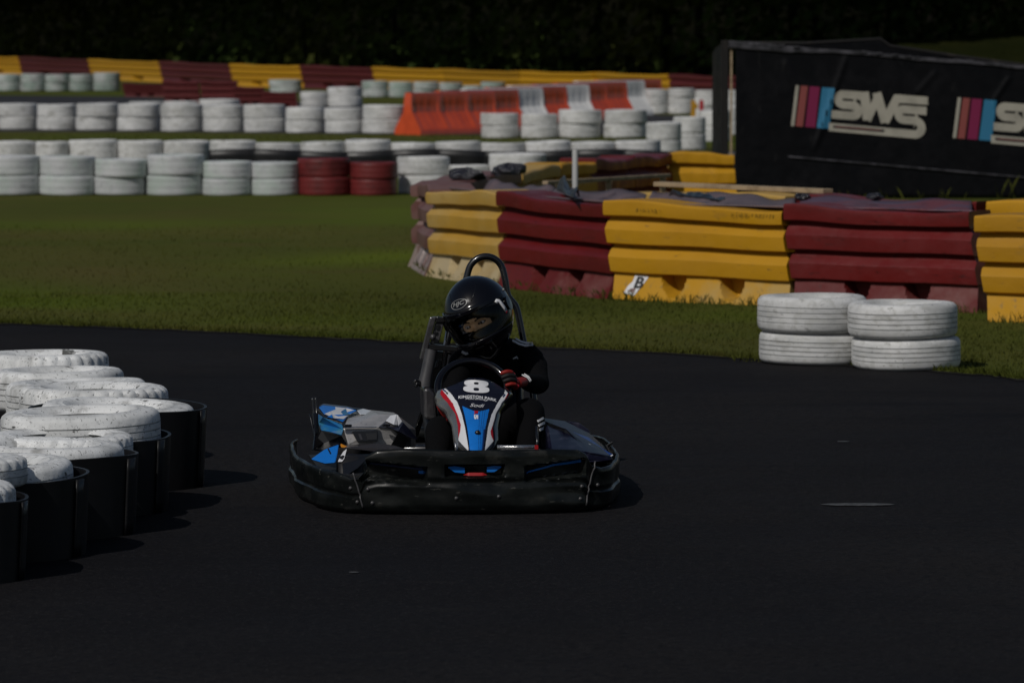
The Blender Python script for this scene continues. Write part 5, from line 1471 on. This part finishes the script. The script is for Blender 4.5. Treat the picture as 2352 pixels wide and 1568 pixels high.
def strip(name, path, w_, m, par, k=1.006, th=.004):
    """ribbon on the helmet along (lon, z-ish lat) path"""
    mb = MB(); n = len(path); P_ = []
    for i, (lo, la) in enumerate(path):
        a, b = path[max(i - 1, 0)], path[min(i + 1, n - 1)]
        t = Vector((b[0] - a[0], b[1] - a[1])).normalized(); nn = Vector((-t.y, t.x)) * w_ / 2
        P_ += [helm(lo + nn.x, la + nn.y, k), helm(lo - nn.x, la - nn.y, k)]
    mb.add(P_, [(2 * i, 2 * i + 2, 2 * i + 3, 2 * i + 1) for i in range(n - 1)])
    o = mb.build(name, m, par, smooth=True, fix=False); md = o.modifiers.new('s', 'SOLIDIFY'); md.thickness = th; md.offset = 0
    return o
# port gasket
gp_ = []
for i in range(73):
    a = 2 * PI * i / 72
    lo = R(70) * math.copysign(abs(math.cos(a)) ** .7, math.cos(a)); zt = (EZ + .004) + .058 * math.copysign(abs(math.sin(a)) ** .8, math.sin(a))
    la = math.asin(max(-1, min(1, zt / (.150 if zt > 0 else .168)))); gp_.append(helm(lo, la, .997))
mb = MB(); mb.tube(gp_[:-1], .0045, 8, closed=True); mb.build('port_gasket', M['kart_trim'], hel, smooth=True)
# clear visor with its dark brow band
def vz(t): return lerp(EZ - .064, EZ + .070, t)
def vis(a, b):
    z = vz(b); la = math.asin(max(-1, min(1, z / (.150 if z > 0 else .168)))); return helm(lerp(R(-82), R(82), a), la, 1.022)
mb = MB(); mb.grid(vis, 60, 24); vo = mb.build('visor', M['visor'], hel, smooth=True, fix=False)
def band(name, z0, z1, m, k, l0=-82, l1=82):
    mb = MB()
    def f(a, b): z = lerp(z0, z1, b); la = math.asin(max(-1, min(1, z / (.150 if z > 0 else .168)))); return helm(lerp(R(l0), R(l1), a), la, k)
    mb.grid(f, 70, 5); o = mb.build(name, m, hel, smooth=True, fix=False); md = o.modifiers.new('s', 'SOLIDIFY'); md.thickness = .004; md.offset = 0; return o
band('visor_rim', EZ + .060, EZ + .076, M['gloss_black'], 1.026)
band('visor_rim', EZ - .066, EZ - .050, M['gloss_black'], 1.026)
for sx in (-1, 1):
    mb = MB(); q = helm(sx * R(84), math.asin(.0), 1.03)
    mb.lathe([(0, -.006), (.026, -.005), (.030, .004), (0, .006)], 28, 0, 'x', close=False); o = mb.build('visor_pivot', M['gloss_black'], hel, smooth=True, angle=40); o.location = q
# vents on the chin
for lo in (-.35, .35): strip('chin_vent', [(lo - .13, -.60), (lo, -.63), (lo + .13, -.60)], .07, M['kart_trim'], hel)
strip('chin_vent', [(-.16, -.66), (0, -.68), (.16, -.66)], .06, M['kart_trim'], hel)
strip('crown_groove', [(.30, .55), (.55, .75), (.85, .95)], .02, M['kart_trim'], hel, 1.002)
strip('crown_groove', [(-.30, .55), (-.55, .75), (-.85, .95)], .02, M['kart_trim'], hel, 1.002)
# oval emblem on the brow
def on_helm(name, vs2, fs2, lo0, la0, w_, h_, m, rot=0.0, k=1.012):
    xs = [v[0] for v in vs2]; ys = [v[1] for v in vs2]; x0, x1, y0, y1 = min(xs), max(xs), min(ys), max(ys)
    pts = []
    for v in vs2:
        x = ((v[0] - x0) / (x1 - x0) - .5) * w_; y = ((v[1] - y0) / (y1 - y0) - .5) * h_
        x, y = x * math.cos(rot) - y * math.sin(rot), x * math.sin(rot) + y * math.cos(rot)
        pts.append(helm(lo0 + x / .145, la0 + y / .15, k))
    mb = MB(); mb.add(pts, fs2); return mb.build(name, m, hel, fix=False)
EL0, EL1 = -.17, .60
n = 48
ov = [(math.cos(2 * PI * i / n) * r_, math.sin(2 * PI * i / n) * (r_ * .36 + (.0 if r_ == 1 else .005))) for i in range(n) for r_ in (1.0, .90)]
M['emblem'] = mat('emblem_grey', (.22, .22, .215), .4, .4)
on_helm('emblem', ov, [(2 * i, 2 * ((i + 1) % n), 2 * ((i + 1) % n) + 1, 2 * i + 1) for i in range(n)], EL0, EL1, .100, .040, M['emblem'])
tv, tf = text_poly('HJC', 1.0, .02, .25); on_helm('emblem_letters', tv, tf, EL0, EL1, .070, .022, M['emblem'])
# pale curved mark at the visor hinge
tb = [(.98, .20), (1.04, .235), (1.10, .20), (1.13, .10), (1.17, -.02), (1.19, -.12)]
strip('visor_mark', tb, .095, M['decal_white'], hel, 1.040)
strip('visor_mark', [(1.185, -.125), (1.195, -.16)], .06, M['decal_red'], hel, 1.041)  # tiny red glint painted as a strip
mb = MB(); q = helm(R(100), .33, 1.01); mb.lathe([(0, -.004), (.005, -.003), (.006, .003), (0, .004)], 12, 0, 'x', close=False); o = mb.build('shell_screw', M['emblem'], hel, smooth=True); o.location = q
# chin strap and collar under the helmet
mb = MB(); mb.tube([H((-.07, -.06, -.13)), H((0, -.09, -.185)), H((.07, -.06, -.13))], .009, 8, smooth=4); mb.build('chin_strap', M['kart_trim'], drv, smooth=True)
mb = MB()
nv_ = (nt_ - neck)
def collar(a, b):
    an = 2 * PI * a; c = neck.lerp(nt_, lerp(-.35, .55, b)); r_ = lerp(.098, .078, b) + .004 * math.sin(an * 5 + b * 6)
    return c + Vector((r_ * math.cos(an) * 1.1, r_ * math.sin(an), .01 * math.sin(an * 2)))
mb.grid(collar, 40, 8, 0, True); mb.build('collar', M['suit'], drv, smooth=True, fix=False)

# ---------------------------------------------------------------- tracksuit stripes and chest mark (lie on the body surface)
from mathutils.bvhtree import BVHTree
bvh = BVHTree.FromPolygons([tuple(v) for v in body.v], body.f)
CAML = kd(KI @ (Vector((0, 0, CAMH)) - KROOT))
def suit_pt(u, v, off=.004):
    q = J(u, v, 0.0); d = (q - CAML).normalized()
    h = bvh.ray_cast(CAML, d)
    p = h[0] if h[0] else CAML + d * (J(u, v, .3) - CAML).length
    nrm = h[1] if h[0] else -d
    if nrm.dot(d) > 0: nrm = -nrm
    return p + nrm * off
def suit_strip(name, poly, w_, m=None, n=8, off=.005):
    path = []
    for a, b in zip(poly, poly[1:]):
        for k in range(n): path.append((lerp(a[0], b[0], k / n), lerp(a[1], b[1], k / n)))
    path.append(poly[-1])
    a, f = stroke(path, w_); mb = MB(); mb.add([suit_pt(p[0], p[1], off) for p in a], f)
    o = mb.build(name, m or M['stripe_white'], drv, fix=False); o.modifiers.new('s', 'SOLIDIFY').thickness = .003
    return o
suit_strip('shoulder_stripe', [(1177, 783), (1192, 791), (1206, 795), (1224, 793)], 3.8)
suit_strip('shoulder_stripe', [(1183, 779), (1197, 786), (1210, 789.5), (1222, 788)], 3.0)
suit_strip('shoulder_stripe', [(1061, 809), (1070, 814), (1074, 812)], 5.0)
suit_strip('leg_stripe', [(1234, 968), (1247, 960)], 4.6); suit_strip('leg_stripe', [(1236, 978), (1250, 970)], 4.8); suit_strip('leg_stripe', [(1238, 988), (1252, 980)], 4.8)
for (a, b, w_) in (((1178, 823.5), (1182, 821.5), 2.6), ((1181.5, 822.5), (1188, 818.5), 2.8), ((1183.5, 820), (1190.5, 823), 2.6)): suit_strip('chest_mark', [a, b], w_, n=3)
suit_strip('cuff_stripe', [(1200, 862), (1212, 868), (1217, 876)], 1.6); suit_strip('cuff_stripe', [(1204, 860), (1214, 866), (1219, 874)], 1.6)

# ---------------------------------------------------------------- gloved hands round the rim
def rim_at(a): return kd(wc + Wm @ Vector((.147 * math.cos(a), 0, .140 * math.sin(a) if math.sin(a) > -.75 else -.105)))
def hand(a0, wrist, side, name, m0, m1):
    """side +1: picture-right hand; fingers wrap over the rim from outside to front"""
    g = MB()
    c = rim_at(a0); tdir = (rim_at(a0 + .05) - rim_at(a0 - .05)).normalized()        # along the rim
    axis = (Wm @ Vector((0, 1, 0))).normalized()
    out = tdir.cross(axis).normalized()
    if out.dot(c - kd(wc)) < 0: out = -out
    up = tdir if tdir.z > 0 else -tdir
    palm = c + out * .030 + axis * .028
    P_ = [(wrist, (.030, .024), None), (wrist.lerp(palm, .55), (.036, .022), 0), (palm, (.040, .022), 1)]
    v_, f_ = skinned('palm', None, P_, sub=2); g.add(v_, f_, 0)
    for k, (ln, r_) in enumerate(((.95, .0105), (1.05, .0110), (1.0, .0105), (.82, .0092))):
        s = (1.5 - k) * .0205
        b = c + up * s
        k0 = b + out * .036 + axis * .018
        k1 = b + out * .034 * ln - axis * .016
        k2 = b + out * .008 - axis * .033 * ln
        k3 = b - out * .022 * ln - axis * .024
        v_, f_ = skinned('finger', None, [(palm + up * s * .7, r_ * 1.05, None), (k0, r_ * 1.12, 0), (k1, r_ * 1.02, 1), (k2, r_ * .96, 2), (k3, r_ * .82, 3)], sub=2)
        g.add(v_, f_, 1 if k in (1, 2) else 0)
        kn = MB(); 
        def pad(a, b_, c0=k0.lerp(k1, .45) + out * .006): la = lerp(-PI / 2, PI / 2, b_); return c0 + Vector((.0095 * math.cos(la) * math.cos(2 * PI * a), .0095 * math.cos(la) * math.sin(2 * PI * a), .0085 * math.sin(la)))
        g.grid(pad, 12, 8, 2, True)
    th = [(palm + up * .012, .0125, None), (c + up * .044 + out * .012 + axis * .016, .0130, 0), (c + up * .062 - out * .010 + axis * .004, .0115, 1), (c + up * .074 - out * .026 - axis * .006, .0095, 2)]
    v_, f_ = skinned('thumb', None, th, sub=2); g.add(v_, f_, 0)
    return g.build(name, [m0, m1, M['decal_red']], drv, smooth=True, fix=False)
def rim_angle(u, v):
    best = min(range(360), key=lambda d: (kd(KL(u, v, -.18)) - rim_at(R(d))).xz.length if False else ((rim_at(R(d)) - J(u, v, (kd(wc) + DO).y)).length))
    return R(best)
hand(rim_angle(1168, 868), wrR, 1, 'glove', M['glove_red'], M['glove_black'])
hand(R(238), wrL, -1, 'glove', M['glove_red'], M['glove_black'])
SKY, SUNE, EXPO = 0.06, 3.6, -0.85
# ================================================================== LIGHT, CAMERA
w = bpy.data.worlds.new('World'); SC.world = w; w.use_nodes = True
nt = w.node_tree
sky = nt.nodes.new('ShaderNodeTexSky'); sky.sky_type = 'NISHITA'; sky.sun_disc = False
SUN_AZ, SUN_EL = R(-146), R(43)     # clockwise from +Y
sky.sun_elevation = SUN_EL; sky.sun_rotation = SUN_AZ % (2 * PI)
sky.air_density = 1.0; sky.dust_density = 1.5; sky.ozone_density = 1.0
nt.links.new(sky.outputs[0], nt.nodes['Background'].inputs[0]); nt.nodes['Background'].inputs[1].default_value = SKY
sd = Vector((math.sin(SUN_AZ) * math.cos(SUN_EL), math.cos(SUN_AZ) * math.cos(SUN_EL), math.sin(SUN_EL)))
ld = bpy.data.lights.new('sun', 'SUN'); ld.energy = SUNE; ld.angle = R(.5); ld.color = (1, .965, .91)
lo = bpy.data.objects.new('sun', ld); COL.objects.link(lo); lo.rotation_euler = (-sd).to_track_quat('-Z', 'Y').to_euler(); lo.location = sd * 60
cd = bpy.data.cameras.new('camera'); cam = bpy.data.objects.new('camera', cd); COL.objects.link(cam)
cam.location = (0, 0, CAMH); cam.rotation_euler = (PI / 2 - PITCH, 0, 0)
cd.sensor_width = 36; cd.lens = FPX / 2352 * 36; cd.clip_start = .5; cd.clip_end = 2000
cd.dof.use_dof = True; cd.dof.focus_distance = 18.6; cd.dof.aperture_fstop = 6.8
SC.camera = cam
SC.view_settings.view_transform = 'Standard'; SC.view_settings.look = 'None'; SC.view_settings.exposure = EXPO; SC.view_settings.gamma = 1
SC.cycles.use_denoising = True
SC.cycles.max_bounces = 6; SC.cycles.transparent_max_bounces = 8
SC.cycles.sample_clamp_indirect = 4
